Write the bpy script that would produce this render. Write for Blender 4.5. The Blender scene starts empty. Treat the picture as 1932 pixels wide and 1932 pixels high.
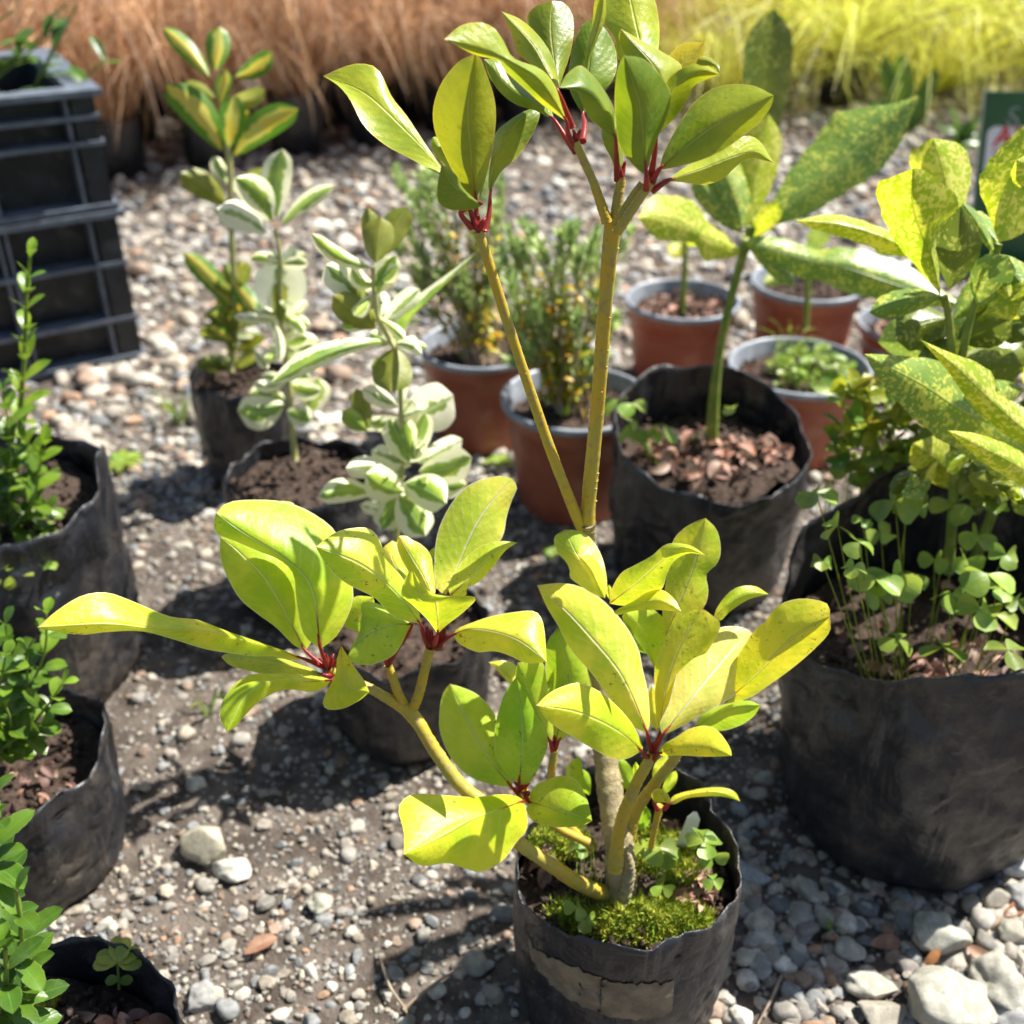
import bpy, math, random
import numpy as np
from mathutils import Vector, noise
random.seed(7); rng = np.random.default_rng(7)
S = bpy.context.scene
COL = S.collection
R = math.radians

# ------------------------------------------------------------ camera, sky, sun, exposure
CAMZ = .67; PITCH = R(32); F = 2090.0; CX = CY = 966.0   # photo units: 1932 px square
SP, CP = math.sin(PITCH), math.cos(PITCH)
cam = bpy.data.cameras.new('camera'); co = bpy.data.objects.new('camera', cam); COL.objects.link(co)
co.location = (0, 0, CAMZ); co.rotation_euler = (R(90)-PITCH, 0, 0)
cam.sensor_width = 36; cam.lens = 36*F/1932; cam.clip_start = .02; cam.clip_end = 200
cam.dof.use_dof = True; cam.dof.focus_distance = .53; cam.dof.aperture_fstop = 8.0
S.camera = co
SUN_AZ, SUN_EL = R(29), R(54)           # azimuth measured from +x (picture right) towards +y (away)
sd = Vector((math.cos(SUN_EL)*math.cos(SUN_AZ), math.cos(SUN_EL)*math.sin(SUN_AZ), math.sin(SUN_EL)))
w = bpy.data.worlds.new("World"); S.world = w; w.use_nodes = True
nt = w.node_tree; sky = nt.nodes.new('ShaderNodeTexSky'); sky.sky_type = 'NISHITA'; sky.sun_disc = False
sky.sun_elevation = SUN_EL; sky.sun_rotation = math.atan2(sd.x, sd.y)
bg = nt.nodes['Background']; bg.inputs['Strength'].default_value = .065
nt.links.new(sky.outputs[0], bg.inputs[0])
sl = bpy.data.lights.new('sun', 'SUN'); so = bpy.data.objects.new('sun', sl); COL.objects.link(so)
sl.energy = 5.0; sl.angle = R(.5); sl.color = (1, .97, .91)
so.rotation_euler = sd.to_track_quat('Z', 'Y').to_euler(); so.location = (2, 2, 4)
S.view_settings.view_transform = 'Standard'; S.view_settings.look = 'None'
S.view_settings.exposure = 1.12; S.view_settings.gamma = 1

# ------------------------------------------------------------ measuring helpers
def ray(px, py): return ((px-CX)/F, (CY-py)/F)
def W(px, py, d):                        # point seen at (px,py) at depth d along the view axis
    u, v = ray(px, py)
    return Vector((u*d, CP*d + SP*v*d, CAMZ - SP*d + CP*v*d))
def G(px, py, z=0):                      # point seen at (px,py) at height z
    u, v = ray(px, py); d = (CAMZ-z)/(SP - CP*v); return W(px, py, d)
def DV(by, py):                          # depth of a point seen at row py that stands at distance by
    return by/(CP + SP*(CY-py)/F)

# ------------------------------------------------------------ object helpers
def tag(o, label=None, cat=None, group=None, kind=None):
    if label: o['label'] = label
    if cat: o['category'] = cat
    if group: o['group'] = group
    if kind: o['kind'] = kind
    return o
def empty(name, loc, label=None, cat=None, group=None):
    o = bpy.data.objects.new(name, None); o.location = loc; o.empty_display_size = .02
    COL.objects.link(o); return tag(o, label, cat, group)
def wloc(o):
    v = Vector(o.location)
    while o.parent: o = o.parent; v = v + Vector(o.location)
    return v
class MB:
    """collects sheets, tubes and blobs; build() links them as one mesh object"""
    def __init__(s): s.v = []; s.f = []; s.uv = []; s.c = []; s.n = 0; s.sm = []
    def add(s, v, f, uv=None, c=None, sm=True):
        v = np.asarray(v, dtype=float); k = len(v)
        s.v.append(v); s.f.append(np.asarray(f)+s.n if len(f) else np.zeros((0, 4), int)); s.n += k; s.sm.append(sm)
        s.uv.append(np.zeros((k, 2)) if uv is None else np.asarray(uv, dtype=float))
        cc = np.ones((k, 3))*.5 if c is None else np.asarray(c, dtype=float)
        if cc.ndim == 1: cc = np.tile(cc, (k, 1))
        s.c.append(cc); return s
    def build(s, name, mat, parent=None, loc=None, smooth=True, label=None):
        V = np.concatenate(s.v); off = wloc(parent) if parent else (Vector(loc) if loc is not None else Vector((0, 0, 0)))
        V = V - np.array(off)
        me = bpy.data.meshes.new(name)
        loops = np.concatenate([a.ravel() for a in s.f]).astype(np.int32)
        tot = np.concatenate([np.full(len(a), a.shape[1], np.int32) for a in s.f if len(a)])
        st = np.concatenate([[0], np.cumsum(tot)[:-1]]).astype(np.int32)
        me.vertices.add(len(V)); me.vertices.foreach_set('co', V.ravel().astype(np.float32))
        me.loops.add(len(loops)); me.loops.foreach_set('vertex_index', loops)
        me.polygons.add(len(tot)); me.polygons.foreach_set('loop_start', st)
        me.polygons.foreach_set('loop_total', tot)
        fl = np.concatenate([np.full(len(a), bool(q) and smooth) for a, q in zip(s.f, s.sm) if len(a)])
        me.polygons.foreach_set('use_smooth', fl)
        ul = me.uv_layers.new(name='uv'); UV = np.concatenate(s.uv)[loops]
        ul.data.foreach_set('uv', UV.ravel().astype(np.float32))
        ca = me.color_attributes.new('tint', 'FLOAT_COLOR', 'POINT')
        C = np.concatenate(s.c); C = np.concatenate([C, np.ones((len(C), 1))], 1)
        ca.data.foreach_set('color', C.ravel().astype(np.float32))
        me.materials.append(mat); me.update(); me.validate()
        o = bpy.data.objects.new(name, me); COL.objects.link(o)
        if parent: o.parent = parent
        elif loc is not None: o.location = loc
        if label: o['label'] = label
        return o
def grid_faces(n, m, closed=False):
    a = np.arange(n-1)[:, None]*m
    if closed: j = np.arange(m)[None]; k = (j+1) % m
    else: j = np.arange(m-1)[None]; k = j+1
    return np.stack([a+j, a+k, a+m+k, a+m+j], -1).reshape(-1, 4)
def cr(P, n):                            # smooth resampling by arc length
    P = np.asarray(P, dtype=float)
    if len(P) == 2: t = np.linspace(0, 1, n)[:, None]; return P[0]*(1-t)+P[1]*t
    Q = np.vstack([2*P[0]-P[1], P, 2*P[-1]-P[-2]]); out = []
    for i in range(1, len(Q)-2):
        t = np.linspace(0, 1, 12, endpoint=False)[:, None]
        a, b, c, d = Q[i-1], Q[i], Q[i+1], Q[i+2]
        out.append(.5*((2*b)+(-a+c)*t+(2*a-5*b+4*c-d)*t**2+(-a+3*b-3*c+d)*t**3))
    out = np.vstack(out+[P[-1:]]); L = np.concatenate([[0], np.cumsum(np.linalg.norm(np.diff(out, axis=0), axis=1))])
    s = np.linspace(0, L[-1], n)
    return np.stack([np.interp(s, L, out[:, k]) for k in range(P.shape[1])], 1)
def tube(mb, P, r, n=10, seg=None, c=None, uvx=None, lump=0):
    P = np.asarray([list(p) for p in P], dtype=float); seg = seg or max(6, len(P)*5)
    rr = np.interp(np.linspace(0, 1, seg), np.linspace(0, 1, len(r)), r) if hasattr(r, '__len__') else np.full(seg, r)
    C = cr(P, seg); T = np.gradient(C, axis=0); T /= np.linalg.norm(T, axis=1)[:, None]+1e-9
    up = np.array([.31, -.8, .5]); A = np.cross(T, up); A /= np.linalg.norm(A, axis=1)[:, None]+1e-9; B = np.cross(T, A)
    a = np.linspace(0, 2*math.pi, n, endpoint=False)
    rad = rr[:, None]*np.ones(n)[None]
    if lump: rad = rad*(1+lump*(rng.random((seg, 1))-.5)+lump*.6*(rng.random((seg, n))-.5))
    V = C[:, None]+rad[..., None]*(np.cos(a)[None, :, None]*A[:, None]+np.sin(a)[None, :, None]*B[:, None])
    V = V.reshape(-1, 3); f = grid_faces(seg, n, True)
    k = len(V); V = np.vstack([V, C[0], C[-1]])
    uvs = np.zeros((len(V), 2)); uvs[:k, 0] = np.repeat(np.linspace(0, 1, seg), n) if uvx is None else uvx; uvs[:, 1] = .5
    if uvx is not None: uvs[k:, 0] = uvx
    mb.add(V, f, uvs, c)
    tri = np.array([[j, (j+1) % n, k, k] for j in range(n)]+[[k-n+(j+1) % n, k-n+j, k+1, k+1] for j in range(n)])
    mb.f.append(tri[:, :3]+mb.n-len(V)); mb.sm.append(True)

# ------------------------------------------------------------ materials
def newmat(name):
    m = bpy.data.materials.new(name); m.use_nodes = True; return m, m.node_tree, m.node_tree.nodes['Principled BSDF']
class N:
    def __init__(s, nt): s.nt = nt
    def n(s, t, **k):
        o = s.nt.nodes.new(t)
        for a, b in k.items(): setattr(o, a, b)
        return o
    def set(s, sock, v):
        if hasattr(v, 'is_output') or isinstance(v, bpy.types.NodeSocket): s.nt.links.new(v, sock)
        elif isinstance(v, (tuple, list)) and len(v) == 3 and sock.type == 'RGBA': sock.default_value = (*v, 1)
        else: sock.default_value = v
    def math(s, op, a, b=0., c=None, clamp=False):
        o = s.n('ShaderNodeMath', operation=op, use_clamp=clamp); s.set(o.inputs[0], a); s.set(o.inputs[1], b)
        if c is not None: s.set(o.inputs[2], c)
        return o.outputs[0]
    def mix(s, f, a, b, mode='MIX'):
        o = s.n('ShaderNodeMix', data_type='RGBA', blend_type=mode); s.set(o.inputs[0], f); s.set(o.inputs[6], a); s.set(o.inputs[7], b)
        return o.outputs[2]
    def noise(s, scale, detail=3, rough=.5, vec=None, dist=0):
        o = s.n('ShaderNodeTexNoise'); o.inputs['Scale'].default_value = scale; o.inputs['Detail'].default_value = detail
        o.inputs['Roughness'].default_value = rough; o.inputs['Distortion'].default_value = dist
        if vec is not None: s.nt.links.new(vec, o.inputs['Vector'])
        return o.outputs[0]
    def vor(s, scale, vec=None, out=0, feature='F1'):
        o = s.n('ShaderNodeTexVoronoi', feature=feature); o.inputs['Scale'].default_value = scale
        if vec is not None: s.nt.links.new(vec, o.inputs['Vector'])
        return o.outputs[out]
    def step(s, x, a, b):                # smoothstep a..b -> 0..1
        o = s.n('ShaderNodeMapRange', interpolation_type='SMOOTHSTEP'); s.set(o.inputs[0], x); o.inputs[1].default_value = a; o.inputs[2].default_value = b
        return o.outputs[0]
    def bump(s, h, strength, dist=.001, nrm=None):
        o = s.n('ShaderNodeBump'); s.set(o.inputs['Height'], h); o.inputs['Strength'].default_value = strength; o.inputs['Distance'].default_value = dist
        if nrm is not None: s.nt.links.new(nrm, o.inputs['Normal'])
        return o.outputs[0]
def leaf_mat(name, ca, cb, edge=None, edge_at=.3, edge_noise=.12, margin=None, rib=None, spots=None, spot_at=.6, red=None, red_to=.1, tr=.45, trc=None, rough=.35, nscale=30, blem=.0, bump=.3, spec=.5, vstr=.08, tip=0.):
    m, nt, p = newmat(name); n = N(nt)
    tc = n.n('ShaderNodeTexCoord'); ob = tc.outputs['Object']
    at = n.n('ShaderNodeAttribute'); at.attribute_name = 'uv'
    sx = n.n('ShaderNodeSeparateXYZ'); nt.links.new(tc.outputs['UV'], sx.inputs[0])
    u, v = sx.outputs[0], sx.outputs[1]
    av = n.math('ABSOLUTE', n.math('SUBTRACT', v, .5))      # 0 rib .. .5 edge
    ti = n.n('ShaderNodeVertexColor', layer_name='tint')
    no = n.noise(nscale, 4, .6, ob)
    col = n.mix(n.step(no, .35, .65), ca, cb)
    if edge is not None:
        e = n.math('ADD', av, n.math('MULTIPLY', n.math('SUBTRACT', n.noise(nscale*2.2, 3, .6, ob), .5), edge_noise*4))
        col = n.mix(n.step(e, edge_at-.02, edge_at+.02), col, edge)
    if spots is not None:
        sp = n.noise(330, 2, .5, ob); big = n.noise(70, 2, .5, ob)
        sm = n.step(n.math('ADD', sp, n.math('MULTIPLY', n.math('SUBTRACT', big, .5), .5)), spot_at-.03, spot_at+.03)
        col = n.mix(sm, col, spots)
    # side veins
    vu = n.math('ADD', n.math('SUBTRACT', u, n.math('MULTIPLY', av, .5)), n.math('MULTIPLY', n.noise(60, 3, .6, ob), .05))
    vein = n.math('SINE', n.math('MULTIPLY', vu, 70))
    vn = n.math('MULTIPLY', n.math('MULTIPLY', n.step(vein, .86, 1), n.step(n.noise(45, 2, .5, ob), .35, .6)), vstr)
    col = n.mix(vn, col, rib or cb)
    ribm = n.math('SUBTRACT', 1, n.step(av, .008, .028))
    if rib is not None: col = n.mix(n.math('MULTIPLY', ribm, .7), col, rib)
    if margin is not None: col = n.mix(n.math('MULTIPLY', n.step(av, .475, .497), .85), col, margin)
    if blem > 0:
        b = n.noise(260, 3, .7, ob); b2 = n.noise(28, 2, .5, ob)
        bm = n.math('MULTIPLY', n.step(b, .60, .68), n.step(b2, .46, .60))
        col = n.mix(n.math('MULTIPLY', bm, blem), col, (.28, .2, .05))
    if tip > 0:
        tm = n.step(n.math('ADD', n.math('ADD', u, n.math('MULTIPLY', av, .12)), n.math('MULTIPLY', n.noise(55, 3, .6, ob), .22)), 1.09, 1.16)
        col = n.mix(n.math('MULTIPLY', tm, tip), col, (.50, .30, .12))
    if red is not None:
        rm = n.math('SUBTRACT', 1, n.step(n.math('ADD', u, n.math('MULTIPLY', av, .25)), red_to*.3, red_to))
        rm2 = n.math('MULTIPLY', ribm, n.math('SUBTRACT', 1, n.step(u, red_to, red_to*2.6)))
        col = n.mix(n.math('MAXIMUM', rm, rm2), col, red)
    hue = n.mix(1.0, col, ti.outputs[0], 'MULTIPLY')
    sc = n.n('ShaderNodeVectorMath', operation='SCALE'); nt.links.new(hue, sc.inputs[0]); sc.inputs[3].default_value = 2.0
    fc = sc.outputs[0]
    n.set(p.inputs['Base Color'], fc); p.inputs['Roughness'].default_value = rough
    p.inputs['Specular IOR Level'].default_value = spec
    h = n.math('ADD', n.math('MULTIPLY', n.noise(420, 3, .6, ob), .35), n.math('ADD', n.math('MULTIPLY', vein, .03), n.math('MULTIPLY', ribm, -.8)))
    h = n.math('ADD', h, n.math('MULTIPLY', n.noise(90, 2, .5, ob), 1.2))
    bp = n.bump(h, bump, .0012); nt.links.new(bp, p.inputs['Normal'])
    t = n.n('ShaderNodeBsdfTranslucent')
    n.set(t.inputs[0], n.mix(1.0, fc, trc, 'MULTIPLY') if trc else fc)
    nt.links.new(bp, t.inputs['Normal'])
    mx = n.n('ShaderNodeMixShader'); mx.inputs[0].default_value = tr
    nt.links.new(p.outputs[0], mx.inputs[1]); nt.links.new(t.outputs[0], mx.inputs[2])
    nt.links.new(mx.outputs[0], nt.nodes['Material Output'].inputs[0])
    return m
M = {}
M['leaf_y'] = leaf_mat('yellow_green_leaf', (.90, .84, .08), (.50, .66, .03), margin=(.90, .80, .42), rib=(.84, .84, .36), red=(.42, .045, .04), tr=.5, rough=.40, nscale=24, blem=.9, vstr=.28, tip=.8, bump=.6, spec=.6, trc=(1, .97, .5))
M['leaf_g'] = leaf_mat('green_leaf', (.20, .29, .03), (.40, .44, .04), margin=(.62, .5, .12), rib=(.5, .5, .14), red=(.42, .06, .05), tr=.42, rough=.34, nscale=26, blem=.6, vstr=.22, tip=.5, bump=.5, trc=(1, .95, .35))
M['varieg_w'] = leaf_mat('cream_edged_leaf', (.22, .36, .05), (.42, .55, .06), edge=(.92, .90, .56), edge_at=.23, rib=(.5, .6, .3), tr=.35, rough=.4, nscale=40)
M['varieg_ww'] = leaf_mat('mostly_cream_leaf', (.18, .30, .06), (.35, .45, .08), edge=(.94, .92, .64), edge_at=.10, rib=(.6, .65, .4), tr=.35, rough=.4, nscale=40)
M['varieg_y'] = leaf_mat('yellow_centred_leaf', (.72, .55, .05), (.62, .60, .12), edge=(.12, .27, .02), edge_at=.24, tr=.4, rough=.4, nscale=30)
M['olive'] = leaf_mat('olive_leaf', (.20, .24, .03), (.34, .34, .05), rib=(.4, .4, .1), tr=.4, rough=.4)
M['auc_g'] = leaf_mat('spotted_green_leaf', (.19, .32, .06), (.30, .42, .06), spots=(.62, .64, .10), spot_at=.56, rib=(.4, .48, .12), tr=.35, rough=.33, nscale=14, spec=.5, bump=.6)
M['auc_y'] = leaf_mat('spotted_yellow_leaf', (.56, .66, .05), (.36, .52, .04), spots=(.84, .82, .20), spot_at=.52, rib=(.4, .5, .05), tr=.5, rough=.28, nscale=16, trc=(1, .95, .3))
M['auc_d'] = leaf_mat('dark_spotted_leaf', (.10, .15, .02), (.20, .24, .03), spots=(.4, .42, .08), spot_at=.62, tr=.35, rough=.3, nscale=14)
M['box'] = leaf_mat('glossy_green_leaf', (.065, .14, .015), (.17, .27, .02), rib=(.2, .35, .08), tr=.35, rough=.30, nscale=40, spec=.5)
M['toothed'] = leaf_mat('toothed_green_leaf', (.05, .12, .015), (.12, .22, .018), margin=(.3, .4, .12), rib=(.15, .3, .06), tr=.35, rough=.32, nscale=40, spec=.5, vstr=.2)
M['weed'] = leaf_mat('weed_leaf', (.22, .34, .06), (.36, .46, .06), tr=.4, rough=.4, nscale=60)
M['sedge'] = leaf_mat('blue_green_needle', (.34, .46, .17), (.50, .60, .22), tr=.3, rough=.5, nscale=30)
M['bronze'] = leaf_mat('bronze_grass', (.54, .30, .15), (.80, .56, .36), tr=.4, rough=.45, nscale=12)
M['ygrass'] = leaf_mat('yellow_grass', (.84, .82, .18), (.70, .74, .12), tr=.4, rough=.45, nscale=12)
M['dry'] = leaf_mat('dry_leaf', (.26, .16, .11), (.42, .29, .21), tr=.2, rough=.6, nscale=60)

def simple_mat(name, ca, cb, scale=40, rough=.6, bump=.3, bdist=.001, detail=5, tint=False, spec=.4, stretch=None, thr=(.4, .62), extra=None):
    m, nt, p = newmat(name); n = N(nt); tc = n.n('ShaderNodeTexCoord'); ob = tc.outputs['Object']
    if stretch:
        mp = n.n('ShaderNodeMapping'); mp.inputs['Scale'].default_value = stretch; nt.links.new(ob, mp.inputs[0]); ob = mp.outputs[0]
    no = n.noise(scale, detail, .6, ob); col = n.mix(n.step(no, *thr), ca, cb)
    if extra: col = n.mix(n.math('MULTIPLY', n.step(n.noise(extra[1], 3, .6, ob), .55, .68), extra[2]), col, extra[0])
    if tint:
        ti = n.n('ShaderNodeVertexColor', layer_name='tint')
        hue = n.mix(1.0, col, ti.outputs[0], 'MULTIPLY'); sc = n.n('ShaderNodeVectorMath', operation='SCALE')
        nt.links.new(hue, sc.inputs[0]); sc.inputs[3].default_value = 2.0; col = sc.outputs[0]
    n.set(p.inputs['Base Color'], col); p.inputs['Roughness'].default_value = rough; p.inputs['Specular IOR Level'].default_value = spec
    if bump: nt.links.new(n.bump(n.noise(scale*4, 5, .65, ob), bump, bdist), p.inputs['Normal'])
    return m
M['stem'] = simple_mat('ochre_stem', (.50, .34, .03), (.40, .33, .06), 60, .45, .5, .0008, extra=((.36, .22, .10), 240, .75))
M['bark'] = simple_mat('grey_tan_bark', (.30, .24, .13), (.40, .33, .16), 90, .7, .9, .0015, extra=((.22, .17, .12), 200, .7))
M['greenstem'] = simple_mat('green_stem', (.15, .22, .03), (.24, .28, .05), 80, .5, .2)
M['creamstem'] = simple_mat('cream_stem', (.50, .45, .18), (.35, .38, .14), 80, .5, .2)
M['soil'] = simple_mat('potting_soil', (.050, .031, .022), (.12, .078, .055), 160, .95, 1, .004, extra=((.25, .17, .12), 500, .5))
M['terracotta'] = simple_mat('terracotta_plastic', (.30, .085, .045), (.38, .12, .065), 14, .5, .15, extra=((.40, .24, .17), 25, .35))
M['potrim'] = simple_mat('grey_pot_rim', (.22, .24, .27), (.32, .34, .37), 60, .38, .1)
M['crate'] = simple_mat('black_crate_plastic', (.010, .012, .015), (.022, .026, .03), 30, .4, .2, extra=((.12, .11, .10), 50, .3))
M['crate_edge'] = simple_mat('lit_crate_edge', (.10, .115, .14), (.16, .18, .21), 40, .38, .2)  # black plastic lightened: light catching rims and ribs is put into the colour
M['pebble'] = simple_mat('pebble', (.68, .655, .61), (.95, .925, .87), 130, .75, .4, .001, tint=True, extra=((.45, .42, .38), 420, .45))
M['moss'] = simple_mat('moss', (.20, .26, .02), (.34, .36, .04), 70, .8, 0, tint=True)
M['white'] = simple_mat('white_plastic', (.8, .8, .8), (.7, .7, .7), 30, .35, 0)
M['twig'] = simple_mat('dry_twig', (.30, .22, .15), (.4, .32, .22), 80, .8, .4)
M['signgreen'] = simple_mat('sign_green', (.018, .085, .035), (.03, .11, .045), 8, .35, 0)
M['signwhite'] = simple_mat('sign_white', (.75, .75, .78), (.7, .7, .73), 8, .35, 0)
M['signgrey'] = simple_mat('sign_grey', (.3, .36, .33), (.34, .40, .36), 8, .35, 0)
M['red'] = simple_mat('red_paint', (.6, .03, .03), (.55, .04, .04), 8, .4, 0)
M['dust_band'] = simple_mat('tan_mud_band', (.28, .215, .135), (.18, .14, .09), 60, .9, .8, .0015)
def bag_mat():
    m, nt, p = newmat('black_poly_bag'); n = N(nt); tc = n.n('ShaderNodeTexCoord'); ob = tc.outputs['Object']
    a = n.noise(9, 4, .6, ob); b = n.noise(60, 5, .7, ob)
    mp = n.n('ShaderNodeMapping'); mp.inputs['Scale'].default_value = (1, 1, .25); nt.links.new(ob, mp.inputs[0])
    st = n.noise(70, 4, .6, mp.outputs[0])
    d = n.math('MULTIPLY', n.step(a, .40, .72), n.math('ADD', n.math('MULTIPLY', n.step(b, .40, .62), .75), .15))
    col = n.mix(d, (.014, .015, .019), (.125, .10, .075))
    col = n.mix(n.math('MULTIPLY', n.step(st, .55, .7), .35), col, (.10, .10, .10))
    n.set(p.inputs['Base Color'], col)
    n.set(p.inputs['Roughness'], n.math('ADD', n.math('MULTIPLY', d, .3), .36)); p.inputs['Specular IOR Level'].default_value = .6
    h = n.math('ADD', n.noise(22, 3, .5, mp.outputs[0], 1.0), n.math('MULTIPLY', n.noise(160, 4, .6, ob), .15))
    nt.links.new(n.bump(h, .9, .009), p.inputs['Normal'])
    return m
M['bag'] = bag_mat()
def ground_mat():
    m, nt, p = newmat('stony_soil'); n = N(nt); tc = n.n('ShaderNodeTexCoord'); ob = tc.outputs['Object']
    col = n.mix(n.step(n.noise(28, 6, .65, ob), .35, .65), (.085, .066, .052), (.20, .165, .135))
    v = n.vor(150, ob, 1); vd = n.vor(150, ob, 0)
    sx = n.n('ShaderNodeSeparateColor'); nt.links.new(v, sx.inputs[0])
    grit = n.math('MULTIPLY', n.step(sx.outputs[0], .45, .5), n.math('SUBTRACT', 1, n.step(vd, .25, .42)))
    gc = n.mix(sx.outputs[1], (.18, .16, .14), (.46, .42, .36))
    col = n.mix(grit, col, gc)
    n.set(p.inputs['Base Color'], col); p.inputs['Roughness'].default_value = .95; p.inputs['Specular IOR Level'].default_value = .2
    h = n.math('ADD', n.math('MULTIPLY', grit, .6), n.noise(300, 5, .7, ob))
    nt.links.new(n.bump(h, 1, .004), p.inputs['Normal'])
    return m
M['ground'] = ground_mat()

# ------------------------------------------------------------ ground
def fbm(x, y, s): return noise.fractal(Vector((x*s, y*s, .3)), 1, 2, 4)
def ground_z(x, y): return .006*fbm(x, y, 7)+.003*fbm(x, y, 30)
def build_ground():
    mb = MB()
    xs = np.concatenate([np.linspace(-30, -2.2, 12)[:-1], np.linspace(-2.2, 2.4, 300), np.linspace(2.4, 30, 12)[1:]])
    ys = np.concatenate([np.linspace(-6, .1, 8)[:-1], np.linspace(.1, 3.6, 260), np.linspace(3.6, 60, 24)[1:]])
    V = np.array([[x, y, ground_z(x, y)] for y in ys for x in xs])
    mb.add(V, grid_faces(len(ys), len(xs)))
    tag(mb.build('ground', M['ground']), kind='structure')
build_ground()

# icosphere library for stones
def ico(sub):
    import bmesh
    bm = bmesh.new(); bmesh.ops.create_icosphere(bm, subdivisions=sub, radius=1)
    v = np.array([list(a.co) for a in bm.verts]); f = np.array([[a.index for a in q.verts] for q in bm.faces]); bm.free(); return v, f
def stone_shapes(sub, k, rough=.22, fs=1.1):
    v, f = ico(sub); out = []
    for i in range(k):
        o = Vector((i*7.3, i*3.1, 1.7)); 
        r = np.array([1+rough*1.6*noise.fractal(Vector(a)*fs+o, 1, 2, 3)+rough*.35*noise.noise(Vector(a)*3+o) for a in v])
        w2 = v*r[:, None]
        for q in range(7):                 # a few flattened facets
            nrm = rng.normal(size=3); nrm /= np.linalg.norm(nrm); h = .55+.3*rng.random(); dd = w2@nrm
            w2 = w2-np.outer(np.clip(dd-h, 0, None)*.9, nrm)
        out.append(w2)
    return out, f
PEB = np.array([(.42, .38, .33), (.36, .34, .31), (.28, .29, .30), (.52, .49, .43), (.62, .60, .54), (.34, .25, .19), (.22, .23, .24), (.48, .42, .34), (.42, .27, .18)])
PW = np.array([.22, .18, .13, .12, .04, .10, .07, .12, .04]); PW /= PW.sum()
bag_keep = []                              # (x, y, r) no gravel inside bag footprints
def scatter(mb, shapes, f, n, xr, yr, sr, power=1.8, bright=1., frust=True, dens=None):
    k = 0
    while k < n:
        x = rng.uniform(*xr); y = rng.uniform(*yr)
        if frust and abs(x) > .52*y+.18: continue
        if dens and rng.random() > dens(x, y): continue
        if any((x-a)**2+(y-b)**2 < r*r for a, b, r in bag_keep): k += 1; continue
        s = sr[0]+(sr[1]-sr[0])*rng.random()**power; k += 1
        sh = shapes[rng.integers(len(shapes))]; ang = rng.uniform(0, 2*math.pi)
        sc = np.array([1, rng.uniform(.6, .95), rng.uniform(.42, .75)])*s
        q = sh*sc; c, d = math.cos(ang), math.sin(ang); tl = rng.uniform(-.35, .35)
        q = np.stack([q[:, 0], q[:, 1]*math.cos(tl)-q[:, 2]*math.sin(tl), q[:, 1]*math.sin(tl)+q[:, 2]*math.cos(tl)], 1)
        q = np.stack([q[:, 0]*c-q[:, 1]*d, q[:, 0]*d+q[:, 1]*c, q[:, 2]], 1)+np.array([x, y, ground_z(x, y)+sc[2]*rng.uniform(.1, .6)])
        col = PEB[rng.choice(len(PEB), p=PW)]*rng.uniform(.68, 1.12)*bright*.5
        mb.add(q, f, None, np.clip(col, 0, .6), sm=s > .0085 and rng.random() < .7)

# ------------------------------------------------------------ bags and pots
def soil_disc(parent, c, rx, ry, z, seed=0, amp=.006, name='soil', tilt=(0, 0), crumbs=140):
    mb = MB(); n, m = 16, 40; V = []
    for i in range(n):
        for j in range(m):
            a = 2*math.pi*j/m; r = i/(n-1)
            x = c[0]+rx*r*math.cos(a); y = c[1]+ry*r*math.sin(a)
            V.append((x, y, z+amp*2*fbm(x+seed, y, 28)+tilt[0]*(x-c[0])+tilt[1]*(y-c[1])-.004*r*r))
    mb.add(V, grid_faces(n, m, True))
    sh, f = STONE1
    for k in range(crumbs):
        a = rng.uniform(0, 6.28); r = math.sqrt(rng.random())*.95; x = c[0]+rx*r*math.cos(a); y = c[1]+ry*r*math.sin(a)
        s = rng.uniform(.0012, .0042)*(rx/.08)**.5
        mb.add(sh[rng.integers(len(sh))]*s*rng.uniform(.6, 1.2, 3)+np.array([x, y, z+amp*2*fbm(x+seed, y, 28)+tilt[0]*(x-c[0])+tilt[1]*(y-c[1])+s*.2]), f)
    return mb.build(name, M['soil'], parent)
STONE1 = stone_shapes(1, 6, .3); STONE2 = stone_shapes(2, 10, .2); STONE3 = stone_shapes(4, 8, .2)
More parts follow.
